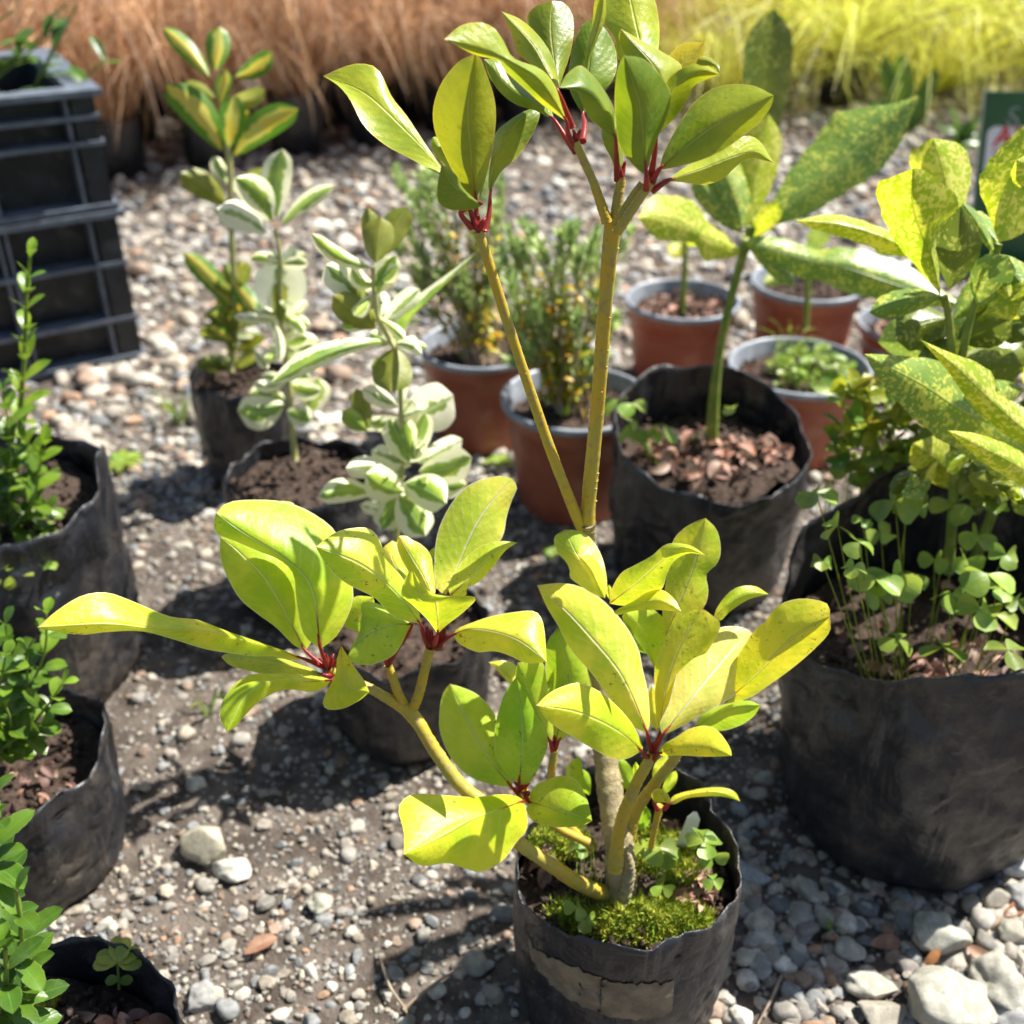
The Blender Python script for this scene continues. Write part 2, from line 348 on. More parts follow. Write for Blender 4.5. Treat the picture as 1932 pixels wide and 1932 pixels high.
def grow_bag(parent, c, rx, ry, h, seed, soil_drop=.03, taper=.9, rim=None, wob=.05, fold=.055, tilt=(0, 0), soil=True, res=96):
    """open poly bag; rim(angle)->extra height"""
    bag_keep.append((c[0], c[1], min(rx, ry)*taper*.95)); mb = MB(); n = 34; m = res
    V = []; U = []
    def prof(a, t, inset=0):
        ca, sa = math.cos(a), math.sin(a)
        k = taper+(1-taper)*t+.05*math.sin(math.pi*t)
        if t < .10: k *= .93+.07*math.sqrt(t/.10)
        p = Vector((ca*1.3, sa*1.3, t*1.6+seed*5.1))
        k *= 1+wob*1.8*noise.fractal(p, 1, 2, 2)*(.4+.6*t)
        k *= 1+fold*.7*noise.fractal(Vector((ca*4.5, sa*4.5, t*3.2+seed)), 1, 2, 3)
        q = noise.noise(Vector((ca*2.1+sa*.4, sa*2.1, t*7+seed*2))); k *= 1-.03*max(0, 1-abs(q)*9)
        q = noise.noise(Vector((ca*3.3+t*2.5, sa*3.3-t*2, t*3+seed*7))); k *= 1-.028*max(0, 1-abs(q)*8)
        zr = (rim(a) if rim else 0)+.010*noise.fractal(Vector((ca*1.6, sa*1.6, seed*3.3)), 1, 2, 3)
        z = t*(h+zr*max(0, (t-.55)/.45)); k -= inset/rx
        return (c[0]+rx*k*ca, c[1]+ry*k*sa, z)
    ts = list(np.linspace(0, 1, n))
    for t in ts:
        for j in range(m): V.append(prof(2*math.pi*j/m, t))
    lo = max(.1, (h-soil_drop-.03)/h)
    for t in np.linspace(1, lo, 14):
        for j in range(m): V.append(prof(2*math.pi*j/m, t, .0008))
    mb.add(V, grid_faces(n+14, m, True))
    b = mb.build('grow_bag', M['bag'], parent)
    if soil: soil_disc(b, c, rx*.95, ry*.95, h-soil_drop, seed, tilt=tilt, crumbs=220)
    return b
def at_rim(px, py, wpx, D):
    d = D*F/wpx; p = W(px, py, d); return p
def plastic_pot(parent, c, D, h, soil_drop=.018):
    bag_keep.append((c[0], c[1], D*.36)); r = D/2; m = 64
    def lathe(prof, name, mat, par):
        mb = MB(); V = [(c[0]+q*math.cos(2*math.pi*j/m), c[1]+q*math.sin(2*math.pi*j/m), z) for q, z in prof for j in range(m)]
        mb.add(V, grid_faces(len(prof), m, True)); return mb.build(name, mat, par)
    body = lathe([(r*.02, .002), (r*.70, .002), (r*.72, 0), (r*.745, .006), (r*.80, h*.3), (r*.86, h*.62), (r*.90, h*.80), (r*.925, h*.81), (r*.95, h-.012), (r*.955, h-.008)], 'pot_wall', M['terracotta'], parent)
    rim = lathe([(r*.955, h-.008), (r*.992, h-.007), (r*1.0, h-.003), (r*.995, h), (r*.955, h+.001), (r*.935, h-.003), (r*.92, h-.010), (r*.885, h-.016), (r*.87, h-.03)], 'pot_rim', M['potrim'], parent)
    soil_disc(parent, c, r*.875, r*.875, h-soil_drop, c[0]*9, crumbs=160)
    return body

# ------------------------------------------------------------ leaves
def side(edge, base, tip): return [base]+list(edge)+[tip]
def leaf_sheet(mb, Ps, dS, Pl, Pr, dl, dr, N_=22, H=5, teeth=0, tint=None, rip=.0, cup=1.5):
    """a leaf as a curved sheet: midrib points Ps (photo units) with depths dS, edges Pl/Pr with depth offsets"""
    A = cr([(*p, d) for p, d in zip(Ps, np.interp(np.linspace(0, 1, len(Ps)), np.linspace(0, 1, len(dS)), dS))], N_)
    Lf = cr(Pl, N_); Rt = cr(Pr, N_); t = np.linspace(0, 1, N_); env = np.sin(math.pi*np.clip(t, 0, 1))**.7
    if teeth:
        saw = ((t*teeth) % 1); k = 1+.10*(saw-.4)*env
        Lf = A[:, :2]+(Lf-A[:, :2])*k[:, None]; Rt = A[:, :2]+(Rt-A[:, :2])*k[:, None]
    ph = rng.uniform(0, 6.28)
    V = []; UV = []
    for i in range(N_):
        for j in range(-H, H+1):
            s = abs(j)/H; E = Lf[i] if j < 0 else Rt[i]; off = (dl if j < 0 else dr)*env[i]
            p = A[i, :2]*(1-s)+E*s
            d = A[i, 2]+off*s**cup+rip*s*s*math.sin(t[i]*9+ph+(2 if j < 0 else 0))*env[i]
            V.append(W(p[0], p[1], d)); UV.append((t[i], .5+.5*j/H))
    tint = np.array(tint if tint is not None else (1, 1, 1))*.5
    mb.add(np.array([list(v) for v in V]), grid_faces(N_, 2*H+1), UV, tint)
def outline(base, tip, wd, bend=0, ob=.62, asym=.5, n=7, mid=None):
    """obovate outline from base, tip, full width, sideways bend of the midrib"""
    b = np.array(base, float); e = np.array(tip, float); ax = e-b; Ln = np.linalg.norm(ax); ax /= Ln; nr = np.array([-ax[1], ax[0]])
    t = np.linspace(0, 1, n+2); sp = b+np.outer(t, e-b)+np.outer(4*t*(1-t)*bend, nr)
    a_ = ob/(1-ob)*.62; prof = t**a_*(1-t)**.62; prof /= prof.max(); prof = prof**.85
    L_ = sp+np.outer(prof*wd*asym, nr); R_ = sp-np.outer(prof*wd*(1-asym), nr)
    return sp, L_, R_

# ------------------------------------------------------------ the shrub in the foreground
def TT(sx, ox, oy): return lambda P: [(ox+sx*a, oy+sx*b) for a, b in P]
T1 = TT(1/3, 579.6, 0); T2 = TT(1/3, 386.4, 869.4); T3 = TT(1/3, 966, 933.8); TC = TT(.4, 1159, 0); T4 = TT(.4, 708.4, 1352.4)
def D0(py, off=0.): return DV(.44+.05*(1690-py)/1260+off, py)
mc = at_rim(1182, 1622, 428, .137)
shrub = empty('potted_shrub', (mc.x, mc.y, 0), 'tall shrub with smooth yellow-green leaves and red leaf stalks in the front bag', 'potted shrub')
bagm = grow_bag(shrub, (mc.x, mc.y), .0685, .0655, mc.z+.002, 3, soil_drop=.012, taper=.90, wob=.04, fold=.022,
                rim=lambda a: .016*max(0, math.cos(a-R(65)))-.004*max(0, math.cos(a-R(200))), soil=False)
soil_disc(bagm, (mc.x, mc.y), .0650, .0620, mc.z-.016, 2, amp=.004, crumbs=500)
def main_leaf(T, spine, L, Rr, o0, o1, dl=.006, dr=.006, mat='leaf_y', tint=None, pet=None, po=None, rip=.0019, om=None, N_=26):
    mb = MB(); sp = T(spine); l = T([spine[0]]+L+[spine[-1]]); r = T([spine[0]]+Rr+[spine[-1]])
    k = len(sp); offs = [o0+(o1-o0)*i/(k-1)+(0 if om is None else om*4*(i/(k-1))*(1-i/(k-1))) for i in range(k)]
    leaf_sheet(mb, sp, [D0(p[1], o) for p, o in zip(sp, offs)], l, r, dl, dr, N_=N_, H=6, tint=tint, rip=rip)
    if pet:
        q = T(pet); po_ = o0 if po is None else po
        nn = len(q); P = [W(x, y, D0(y, po_+(o0-po_)*i/nn)) for i, (x, y) in enumerate(q)]+[W(*sp[0], D0(sp[0][1], o0)), W(*(np.array(sp[0])*.75+np.array(sp[1])*.25), D0(sp[0][1]*.75+sp[1][1]*.25, offs[0]*.75+offs[1]*.25)+.0006)]
        tube(mb, P, [.0016, .0013, .0010, .0005], n=8, uvx=0.0)
    return mb.build('leaf', M[mat], shrub)
ML = main_leaf
def T0(P): return P
g = 'leaf_g'
# -- top left cluster
ML(T1, [(905,1140),(740,930),(560,740),(330,530),(90,430)], [(860,1070),(740,985),(570,890),(440,820),(320,710),(240,560),(170,480)], [(800,1000),(700,860),(640,770),(560,650),(480,550),(430,440),(380,375),(280,360),(190,385)], -.004, .03, -.004, .004, g, (1.5,1.45,1.2), pet=[(955,1290)], po=0)
ML(T1, [(955,1130),(930,900),(912,600),(950,303)], [(900,1100),(830,980),(770,860),(722,740),(712,620),(745,500),(800,410),(870,340)], [(985,1060),(1020,960),(1050,830),(1068,680),(1060,560),(1020,430),(985,340)], .000, -.02, .012, .012, g, (1.05,1.0,.8), pet=[(960,1300)], po=0)
ML(T1, [(1035,1110),(1060,950),(1130,770),(1225,660),(1312,600)], [(1025,1020),(1050,850),(1070,750),(1120,700),(1190,650),(1240,625)], [(1050,1060),(1100,970),(1180,900),(1240,820),(1290,730),(1315,660)], .006, .03, .006, .004, g, pet=[(1005,1310),(1030,1210)], po=0)
ML(T1, [(985,1155),(900,1100),(820,1040),(760,930)], [(960,1180),(880,1190),(800,1185),(745,1150),(735,1080),(745,1000)], [(930,1110),(880,1060),(850,1000),(800,950)], -.012, -.03, .004, .006, g, (1,1,.9), pet=[(930,1290),(870,1200)], po=-.002)
ML(T1, [(920,1110),(830,960),(760,850),(712,775)], [(880,1060),(800,960),(720,870),(702,810)], [(900,1050),(850,950),(790,850),(740,780)], .012, .03, .004, .004, g, (1.4,1.4,1))
ML(T1, [(975,1140),(1000,1000),(1030,860),(1040,790)], [(980,1050),(1010,900)], [(1000,1050),(1035,900)], .012, .02, .003, .003, g, (1.3,1.3,1.3))
# -- top centre clusters
ML(T1, [(1470,690),(1390,560),(1280,420),(1080,320),(775,222)], [(1430,660),(1340,600),(1230,500),(1120,400),(1080,345),(950,310),(860,265)], [(1440,600),(1400,480),(1320,390),(1200,345),(1150,310),(1110,230),(1060,160),(1000,130),(930,128),(860,150)], -.01, -.035, .014, .004, g, (1.35,1.3,1.05), pet=[(1530,850),(1480,770)], po=0)
ML(T1, [(1400,680),(1280,590),(1130,480),(1000,335)], [(1300,630),(1180,590),(1090,520),(1030,430)], [(1360,580),(1240,500),(1150,420),(1080,340)], .01, .03, .006, .006, g, (.85,.95,.9), pet=[(1520,860),(1470,790)], po=0)
ML(T1, [(1425,530),(1350,380),(1270,240),(1100,65)], [(1350,440),(1250,350),(1190,300),(1165,210),(1130,130)], [(1420,440),(1400,360),(1360,270),(1290,180),(1200,105)], -.006, .02, .004, .010, g, (1.2,1.15,1), pet=[(1500,720)], po=0)
ML(T1, [(1425,500),(1400,350),(1380,180),(1385,4)], [(1360,380),(1290,270),(1250,170),(1245,90),(1300,30)], [(1450,420),(1490,300),(1508,180),(1500,80),(1450,15)], .01, .035, .006, .006, g, (1.05,1,.9))
ML(T1, [(1745,790),(1690,640),(1600,520),(1425,495)], [(1680,740),(1600,670),(1555,580),(1530,520),(1480,505)], [(1740,700),(1730,600),(1660,480),(1590,400),(1540,370),(1470,420)], -.016, -.04, .006, .012, g, (.8,.9,.85), pet=[(1755,1020),(1750,880)], po=0)
ML(T1, [(1560,650),(1590,420),(1610,240),(1620,100)], [(1490,520),(1480,400),(1510,250),(1560,140)], [(1640,560),(1740,430),(1750,300),(1700,180)], .02, .045, .006, .006, g, (.7,.85,.8), pet=[(1560,800),(1570,700)], po=0)
ML(T1, [(1580,415),(1600,300),(1640,180),(1670,60),(1680,-60)], [(1570,340),(1595,220),(1615,120),(1630,0)], [(1600,340),(1640,230),(1680,130),(1692,30)], .0, .0, .004, .008, g, (1.2,1.15,1))
ML(TC, [(180,400),(150,300),(110,150),(60,-80)], [(90,330),(20,280),(0,180),(-60,90),(-40,0)], [(205,330),(208,240),(212,120),(180,-20)], .02, .055, .006, .006, g, (1.5,1.5,1.3))
ML(TC, [(235,500),(240,420),(180,300),(30,135)], [(200,440),(110,330),(45,250),(22,180)], [(260,440),(260,390),(320,315),(210,235),(110,180)], -.01, .0, .004, .010, g, (1.2,1.15,.95))
ML(TC, [(255,470),(275,400),(330,290),(423,198)], [(245,400),(250,320),(260,260),(330,205)], [(300,420),(370,340),(420,260)], .006, .02, .004, .004, g, (1.6,1.15,.6))
ML(TC, [(200,640),(225,540),(300,400),(400,335),(500,352)], [(205,580),(225,470),(245,390),(300,335),(370,305),(440,310)], [(240,600),(300,540),(350,460),(370,410),(430,375)], -.008, -.02, .004, .010, g, (1.25,1.15,.8), pet=[(170,840),(190,730)], po=0)
ML(TC, [(385,300),(430,285),(480,310),(502,350)], [(400,272),(440,268),(490,300)], [(410,310),(450,312),(480,330)], -.022, -.03, .003, .003, g, (1.3,1.1,.7))
ML(TC, [(152,830),(125,530),(95,410),(45,262)], [(90,780),(30,700),(8,600),(2,450),(15,330)], [(165,770),(200,660),(245,560),(268,450),(230,370),(140,280)], -.02, -.04, .012, .010, g, (.85,.92,.8), pet=[(150,900)], po=-.012)
ML(TC, [(212,800),(330,700),(480,590),(600,530),(752,450)], [(230,730),(290,610),(370,490),(460,420),(560,396),(660,405)], [(260,795),(380,765),(500,715),(610,640),(690,570),(740,500)], -.014, -.02, .012, .006, g, (.95,1,.85), pet=[(165,890)], po=-.008)
ML(TC, [(245,855),(400,800),(560,740),(660,720),(750,768)], [(330,790),(430,740),(540,690),(620,640),(690,670)], [(330,860),(420,872),(510,845),(570,790),(640,745)], -.01, .01, .004, .008, g, (1.4,1.4,1.3), pet=[(180,900)], po=-.006)
ML(TC, [(20,860),(10,700),(-20,560),(-60,430)], [(-10,760),(-60,640)], [(40,760),(30,600)], .012, .03, .004, .004, g, (.9,.95,.9), pet=[(20,880)], po=0)
# -- left cluster
ML(T2, [(560,1120),(400,1065),(200,1010),(0,960),(-300,950),(-560,925),(-948,943)], [(480,1085),(350,1040),(130,965),(-40,900),(-200,880),(-420,790),(-560,745),(-700,765),(-840,850)], [(530,1130),(370,1105),(300,1108),(150,1090),(0,1065),(-180,1010),(-360,965),(-560,970),(-700,985),(-850,965)], -.01, -.07, .010, .012, 'leaf_y', (1.12,1.1,1), pet=[(680,1170)], po=0, N_=34)
ML(T2, [(655,1065),(600,720),(450,560),(250,430),(65,295)], [(560,980),(520,800),(500,640),(420,560),(300,510),(160,450),(60,410),(52,350)], [(740,1000),(810,880),(842,750),(800,560),(740,400),(600,290),(450,232),(280,220),(130,235)], -.016, .0, .012, .026, 'leaf_y', (.86,.98,.9), pet=[(700,1170)], po=0)
ML(T2, [(570,1075),(490,930),(350,680),(200,520),(88,430)], [(500,1040),(400,940),(290,860),(190,770),(110,620),(85,520)], [(620,980),(600,800),(560,650),(480,540),(350,460),(200,400)], .004, .02, .008, .008, 'leaf_y', (.95,1,.9), pet=[(690,1180)], po=0)
ML(T2, [(560,560),(500,400),(450,300),(440,225)], [(480,500),(400,350),(385,250)], [(600,480),(560,350),(505,245)], .03, .05, .004, .004, 'leaf_y', (1.1,1.05,1))
ML(T2, [(690,1215),(500,1165),(300,1130),(92,1110)], [(600,1175),(450,1110),(330,1095),(200,1090),(120,1092)], [(600,1228),(450,1225),(300,1200),(150,1160)], -.006, .01, .004, .006, 'leaf_g', (1.5,1.5,1.7), pet=[(720,1210)], po=0)
ML(T2, [(720,1240),(550,1250),(400,1240),(240,1320),(125,1537)], [(650,1222),(520,1208),(400,1205),(260,1210),(170,1260),(100,1360),(85,1450)], [(680,1280),(600,1308),(490,1295),(400,1310),(300,1370),(230,1440),(170,1510)], -.014, -.06, .008, .010, 'leaf_y', (1,1.03,1), pet=[(735,1230)], po=0)
ML(T2, [(772,1045),(780,1180),(820,1280),(932,1308)], [(748,1120),(740,1200),(700,1290),(668,1360),(690,1405),(780,1403),(870,1360)], [(800,1090),(850,1170),(900,1240)], -.016, -.035, .010, .006, 'leaf_y', (.95,.95,.8))
ML(T2, [(870,975),(870,900),(900,820),(955,770)], [(790,930),(800,850),(850,770)], [(900,900),(960,840)], .014, .02, .004, .004, 'leaf_y', (.9,.95,.8))
ML(T2, [(1172,925),(1050,930),(900,990),(812,1105)], [(1150,960),(1080,1090),(960,1150),(870,1152),(820,1130)], [(1090,870),(960,802),(885,805),(890,880),(875,970),(830,1050)], -.012, -.03, .008, .006, 'leaf_y', (.62,.8,.8), pet=[(1040,1150),(1080,1080),(1150,980)], po=0)
# -- centre-left cluster
ML(T2, [(1228,935),(1130,800),(1000,670),(850,570),(628,485)], [(1190,915),(1090,895),(1020,840),(960,775),(820,705),(730,640),(670,560)], [(1210,850),(1160,720),(1070,600),(1010,500),(975,420),(920,380),(840,380),(740,405)], -.016, -.03, .006, .014, 'leaf_y', (1.02,1.03,1.2), pet=[(1265,1050),(1235,980)], po=0)
ML(T2, [(1190,760),(1120,660),(1060,550),(1060,452)], [(1100,690),(1020,580),(1005,500)], [(1160,670),(1140,560),(1110,480)], .016, .04, .004, .004, 'leaf_y', (1.15,1.1,1.4))
ML(T2, [(1290,780),(1240,660),(1180,560),(1100,425)], [(1200,720),(1150,620),(1110,550),(1085,480)], [(1310,720),(1305,620),(1270,520),(1220,470),(1180,450),(1140,425)], .008, .03, .006, .006, 'leaf_y', (1.1,1.02,1))
ML(T2, [(1300,560),(1295,530),(1290,505),(1302,485)], [(1270,520)], [(1302,520)], .03, .04, .003, .003, 'leaf_y')
ML(T2, [(1375,760),(1430,600),(1560,320),(1740,100)], [(1310,720),(1300,560),(1320,400),(1390,250),(1490,140),(1620,92),(1690,86)], [(1420,700),(1560,580),(1680,440),(1710,310),(1740,220),(1768,150)], .006, .05, .006, .006, 'leaf_y', (1.1,1.05,1.6), pet=[(1320,1030),(1340,900)], po=0)
ML(T2, [(1390,765),(1500,660),(1620,540),(1770,462)], [(1380,700),(1450,580),(1550,490),(1660,455)], [(1480,762),(1485,720),(1560,680),(1640,590),(1700,510)], -.002, .02, .004, .004, 'leaf_y', (1.02,1,1.1))
ML(T2, [(1318,980),(1318,880),(1300,780),(1240,790),(1175,615)], [(1260,900),(1180,820),(1115,760),(1125,690),(1150,640)], [(1370,930),(1460,860),(1535,785),(1500,765),(1400,765),(1330,760),(1270,740),(1215,680)], -.02, -.05, .008, .010, 'leaf_y', (1,1,.9), pet=[(1300,1040)], po=-.004, N_=34)
ML(T2, [(1405,985),(1500,950),(1650,970),(1800,1030),(1935,1140)], [(1430,950),(1500,920),(1620,880),(1760,855),(1860,850),(1905,890),(1925,980)], [(1440,1035),(1540,1082),(1640,1078),(1730,1105),(1820,1145)], -.006, -.03, .012, .008, 'leaf_y', (1.08,1.03,1.1), pet=[(1310,1065),(1350,1020)], po=0)
for (a, b) in [((1275,1050),(1255,940)), ((1330,1050),(1360,950)), ((1290,1040),(1280,960))]:
    mb = MB(); q = T2([a, b]); tube(mb, [W(*p, D0(p[1], -.002)) for p in q], [.0016, .0010], uvx=0.0); mb.build('leaf_stalk', M['leaf_y'], shrub)
# -- right cluster
ML(T3, [(765,1345),(690,1160),(600,990),(450,810),(300,650),(142,512)], [(700,1320),(620,1250),(560,1160),(450,1010),(340,885),(290,800),(255,730),(200,640)], [(780,1290),(770,1120),(738,980),(715,870),(640,735),(520,600),(400,525),(300,500),(220,502)], -.02, .03, .008, .008, 'leaf_y', (1.15,1.12,1.5), pet=[(795,1450),(775,1400)], po=-.012, N_=30)
ML(T3, [(735,1450),(650,1370),(520,1290),(350,1225),(136,1190)], [(640,1497),(560,1490),(480,1450),(330,1362),(230,1300),(180,1250)], [(745,1440),(690,1310),(600,1200),(500,1115),(390,1065),(320,1072),(220,1115)], -.022, -.05, .004, .014, 'leaf_y', (1.08,1.05,.9), pet=[(775,1480),(755,1480)], po=-.012)
ML(T3, [(840,1340),(860,1150),(930,900),(1070,636)], [(820,1280),(808,1120),(810,960),(855,855),(920,730),(1000,665)], [(900,1200),(1000,1050),(1100,900),(1180,745),(1130,680)], -.012, .01, .006, .006, 'leaf_y', (1.05,1,.8), pet=[(800,1450)], po=-.01)
ML(T3, [(850,1362),(1050,1110),(1200,930),(1345,765)], [(838,1290),(885,1190),(920,1060),(955,930),(1020,850),(1110,775),(1200,745),(1285,745)], [(950,1315),(1100,1230),(1240,1150),(1345,1060),(1400,960),(1405,870),(1375,800)], -.024, .02, .008, .008, 'leaf_y', (1.15,1.08,2.6), pet=[(805,1450),(830,1400)], po=-.012)
ML(T3, [(1200,1180),(1400,1000),(1600,800),(1800,690)], [(1230,1000),(1370,770),(1430,720),(1500,630),(1600,590),(1700,590),(1790,620)], [(1330,1155),(1450,1080),(1600,970),(1730,855),(1800,770)], .0, -.015, .012, .010, 'leaf_y', (.98,.95,.7))
ML(T3, [(1140,700),(1230,610),(1330,560),(1452,562)], [(1160,640),(1220,560),(1290,518),(1380,518)], [(1180,712),(1240,655),(1340,592)], .01, .02, .004, .004, 'leaf_y', (.95,.95,.7))
ML(T3, [(870,800),(950,600),(1030,400),(1095,130)], [(850,650),(870,500),(905,280),(960,200),(1030,155)], [(900,760),(1000,720),(1090,630),(1112,540),(1100,450),(1160,390),(1182,310),(1160,200)], .02, .04, .008, .008, 'leaf_y', (.98,.98,.9))
ML(T3, [(552,615),(700,500),(850,370),(960,300),(1096,342)], [(570,520),(620,440),(690,400),(790,345),(860,285),(930,272),(1020,290)], [(650,625),(770,580),(850,530),(880,440),(920,372),(1000,330)], .0, -.03, .006, .012, 'leaf_y', (1.05,1,1))
ML(T3, [(575,660),(700,630),(830,600),(958,660)], [(620,635),(690,600),(770,548),(850,538),(920,590)], [(600,680),(700,655),(850,652)], -.006, -.02, .006, .004, 'leaf_y', (1.1,1.02,.9))
ML(T3, [(525,585),(450,430),(370,340),(300,195)], [(440,550),(330,470),(330,440),(310,385),(255,320),(240,240)], [(538,520),(530,430),(500,330),(440,240),(370,203)], .006, .03, .006, .006, 'leaf_y', (1,1.02,1.2))
ML(T3, [(522,585),(480,500),(440,420),(368,335)], [(480,550),(420,430)], [(530,540),(500,400),(440,340)], -.006, .0, .004, .006, 'leaf_y', (1,1,.9))
ML(T3, [(810,985),(770,880),(720,760),(640,660)], [(740,860),(680,770),(625,700)], [(860,880),(895,770),(830,670),(720,620)], .02, .03, .004, .004, 'leaf_y', (.9,1.05,.9))
ML(T3, [(1030,1320),(1150,1250),(1270,1200),(1408,1190)], [(1060,1260),(1110,1215),(1220,1180),(1330,1163)], [(1100,1315),(1190,1335),(1300,1300),(1370,1250)], .01, .0, .006, .006, 'leaf_y', (.8,.98,.9), pet=[(880,1430),(960,1370)], po=.01)
ML(T3, [(826,1465),(940,1430),(1100,1430),(1244,1478)], [(860,1410),(930,1370),(1000,1325),(1090,1305),(1160,1330),(1210,1390),(1238,1440)], [(860,1478),(950,1475),(1100,1482)], -.02, -.05, .010, .003, 'leaf_y', (1.08,1,.8), pet=[(800,1500)], po=-.012)
ML(T3, [(825,1340),(800,1250),(790,1150),(790,1075)], [(780,1280),(765,1150)], [(830,1250),(820,1130)], .004, .01, .004, .004, 'leaf_y', (1,1,.9))
# -- small cluster behind, centre
ML(T3, [(240,1420),(290,1200),(330,1000),(255,750)], [(225,1300),(200,1150),(190,1000),(195,850)], [(380,1300),(450,1120),(430,1000),(360,830)], .012, .02, .006, .006, 'leaf_y', (.66,.85,.8), pet=[(245,1460)], po=.01)
ML(T3, [(215,1400),(150,1250),(90,1100),(30,950)], [(140,1300),(60,1150),(20,1040)], [(235,1340),(210,1180),(180,960),(110,930)], .006, .0, .006, .006, 'leaf_y', (.78,.92,.9), pet=[(230,1450)], po=.01)
ML(T3, [(40,1640),(60,1400),(50,1200),(25,1030)], [(-60,1540),(-100,1430),(-90,1280),(-40,1120)], [(100,1630),(160,1530),(205,1400),(160,1270),(90,1130)], -.004, .0, .008, .008, 'leaf_y', (.60,.84,.8), pet=[(60,1700)], po=0)
ML(T2, [(1740,1850),(1620,1700),(1500,1500),(1387,1262)], [(1620,1830),(1520,1800),(1430,1730),(1370,1640),(1328,1520),(1330,1400),(1350,1310)], [(1740,1780),(1690,1640),(1670,1500),(1620,1400),(1540,1320),(1450,1280)], -.006, .02, .008, .008, 'leaf_y', (.74,.93,.9), pet=[(1790,1900)], po=0)
ML(T2, [(1760,1300),(1720,1220),(1670,1170),(1605,1140)], [(1720,1260),(1660,1190)], [(1785,1220),(1750,1150),(1680,1130)], .02, .03, .003, .004, 'leaf_y', (1.2,1.12,1.8))
# -- low leaves
ML(T4, [(700,395),(600,430),(450,480),(300,570),(133,650)], [(660,372),(590,366),(460,378),(330,370),(200,362),(135,385),(108,440),(133,540)], [(716,470),(712,540),(670,585),(600,680),(500,732),(420,715),(340,690),(220,703)], -.014, -.07, .010, .012, 'leaf_y', (1.02,1.1,.6), pet=[(720,360)], po=-.004)
ML(T4, [(722,400),(800,420),(900,450),(1022,490)], [(740,340),(800,300),(880,277),(950,300),(990,370),(1010,430)], [(715,440),(740,490),(830,518),(920,520),(985,510)], -.01, -.04, .012, .008, 'leaf_y', (.72,.85,.7), pet=[(705,360)], po=-.004)
ML(T3, [(890,1745),(1000,1695),(1150,1680),(1292,1735)], [(920,1700),(1050,1665),(1180,1655),(1260,1680)], [(920,1750),(1000,1715),(1150,1705),(1230,1715)], .004, .01, .006, .003, 'leaf_y', (.95,.95,.7), pet=[(860,1780)], po=.004)
ML(T3, [(800,1740),(810,1690),(850,1690),(905,1745)], [(790,1690),(830,1660),(880,1690)], [(820,1740),(860,1740)], -.002, -.006, .003, .003, 'leaf_y', (.95,.9,.7), pet=[(825,1780)], po=0)
for sp, wd, o0, o1, tn in [([(330,1650),(350,1560),(380,1480)],90,.03,.03,(.9,1.05,1)), ([(440,1700),(400,1600),(330,1530)],80,.04,.03,(.9,1.05,1)), ([(690,1680),(640,1590),(590,1480)],110,.03,.03,(.55,.8,.7)), ([(800,1620),(840,1540),(880,1470)],70,.02,.03,(.95,1.05,.8)), ([(850,1700),(900,1620),(930,1560)],60,.02,.03,(.8,1,.7)), ([(700,1660),(710,1590),(700,1510)],50,.02,.03,(.9,1.1,.8)), ([(720,1900),(740,1830),(760,1760)],90,.02,.01,(.45,.75,.6)), ([(60,930),(100,1000),(150,1080)],80,.02,.02,(.8,1,.9)), ([(560,600),(550,550),(548,508)],34,.03,.03,(1.1,1.1,1)), ([(640,690),(690,800),(760,900)],90,.03,.03,(.5,.75,.7)), ([(960,1440),(1000,1400),(1060,1360)],50,.02,.02,(.9,1,.8))]:
    a, b, c = [np.array(q, float) for q in sp]; ax = c-a; nr = np.array([-ax[1], ax[0]])/np.linalg.norm(ax)*wd/2
    ML(T3, [tuple(a), tuple(b), tuple(c)], [tuple(a*.6+b*.4+nr*.7), tuple(b+nr), tuple(b*.4+c*.6+nr*.7)], [tuple(a*.6+b*.4-nr*.7), tuple(b-nr), tuple(b*.4+c*.6-nr*.7)], o0, o1, .004, .004, 'leaf_y', tn)
# -- stems
def stem(P, rpx, off=0., mat='stem', name='stem', lump=.10, offs=None):
    mb = MB(); pts = [W(x, y, D0(y, (offs[i] if offs else off))) for i, (x, y) in enumerate(P)]
    dm = np.mean([D0(y, off) for x, y in P])
    tube(mb, pts, [r*dm/F for r in rpx], n=14, seg=len(P)*16, lump=lump)
    rr = np.interp(np.linspace(0, 1, 40), np.linspace(0, 1, len(rpx)), rpx)*dm/F
    C = cr([list(p) for p in pts], 40); sh, f = STONE1
    for k in range(max(3, int(len(P)*3.6))):     # leaf scars
        i = rng.integers(2, 38); a = rng.uniform(0, 6.28); s = rr[i]*.28
        o = np.array([math.cos(a), -abs(math.sin(a)), 0])*rr[i]*.93
        mb.add(sh[k % len(sh)]*s*np.array([1, 1, .55])+C[i]+o, f)
    return mb.build(name, M[mat], shrub)
stem([(1172,1700),(1168,1600),(1152,1500),(1140,1400),(1128,1250),(1112,1100),(1108,985)], [33,30,25,24,20,17,16], mat='bark', lump=.12, offs=[0,.005,.02,.035,.05,.05,.035])
stem([(1108,1000),(1112,930),(1128,760),(1140,600),(1150,480),(1158,415)], [16,15,14.5,14,13.5,16], lump=.06, offs=[.036,.034,.025,.015,.005,0])
stem([(1100,1000),(1078,950),(1032,830),(968,640),(925,505),(903,437)], [13,11,10.5,10,9.5,9], -.002, lump=.06, offs=[.036,.032,.02,.01,.003,0])
stem([(1146,420),(1120,345),(1100,300),(1086,268)], [11,9,8,8], -.002)
stem([(1160,425),(1166,375),(1172,335)], [12,10,9], 0)
stem([(1163,440),(1200,385),(1228,345)], [10,9,8], -.012)
stem([(1160,425),(1190,375),(1212,345)], [10,7,7], -.006)
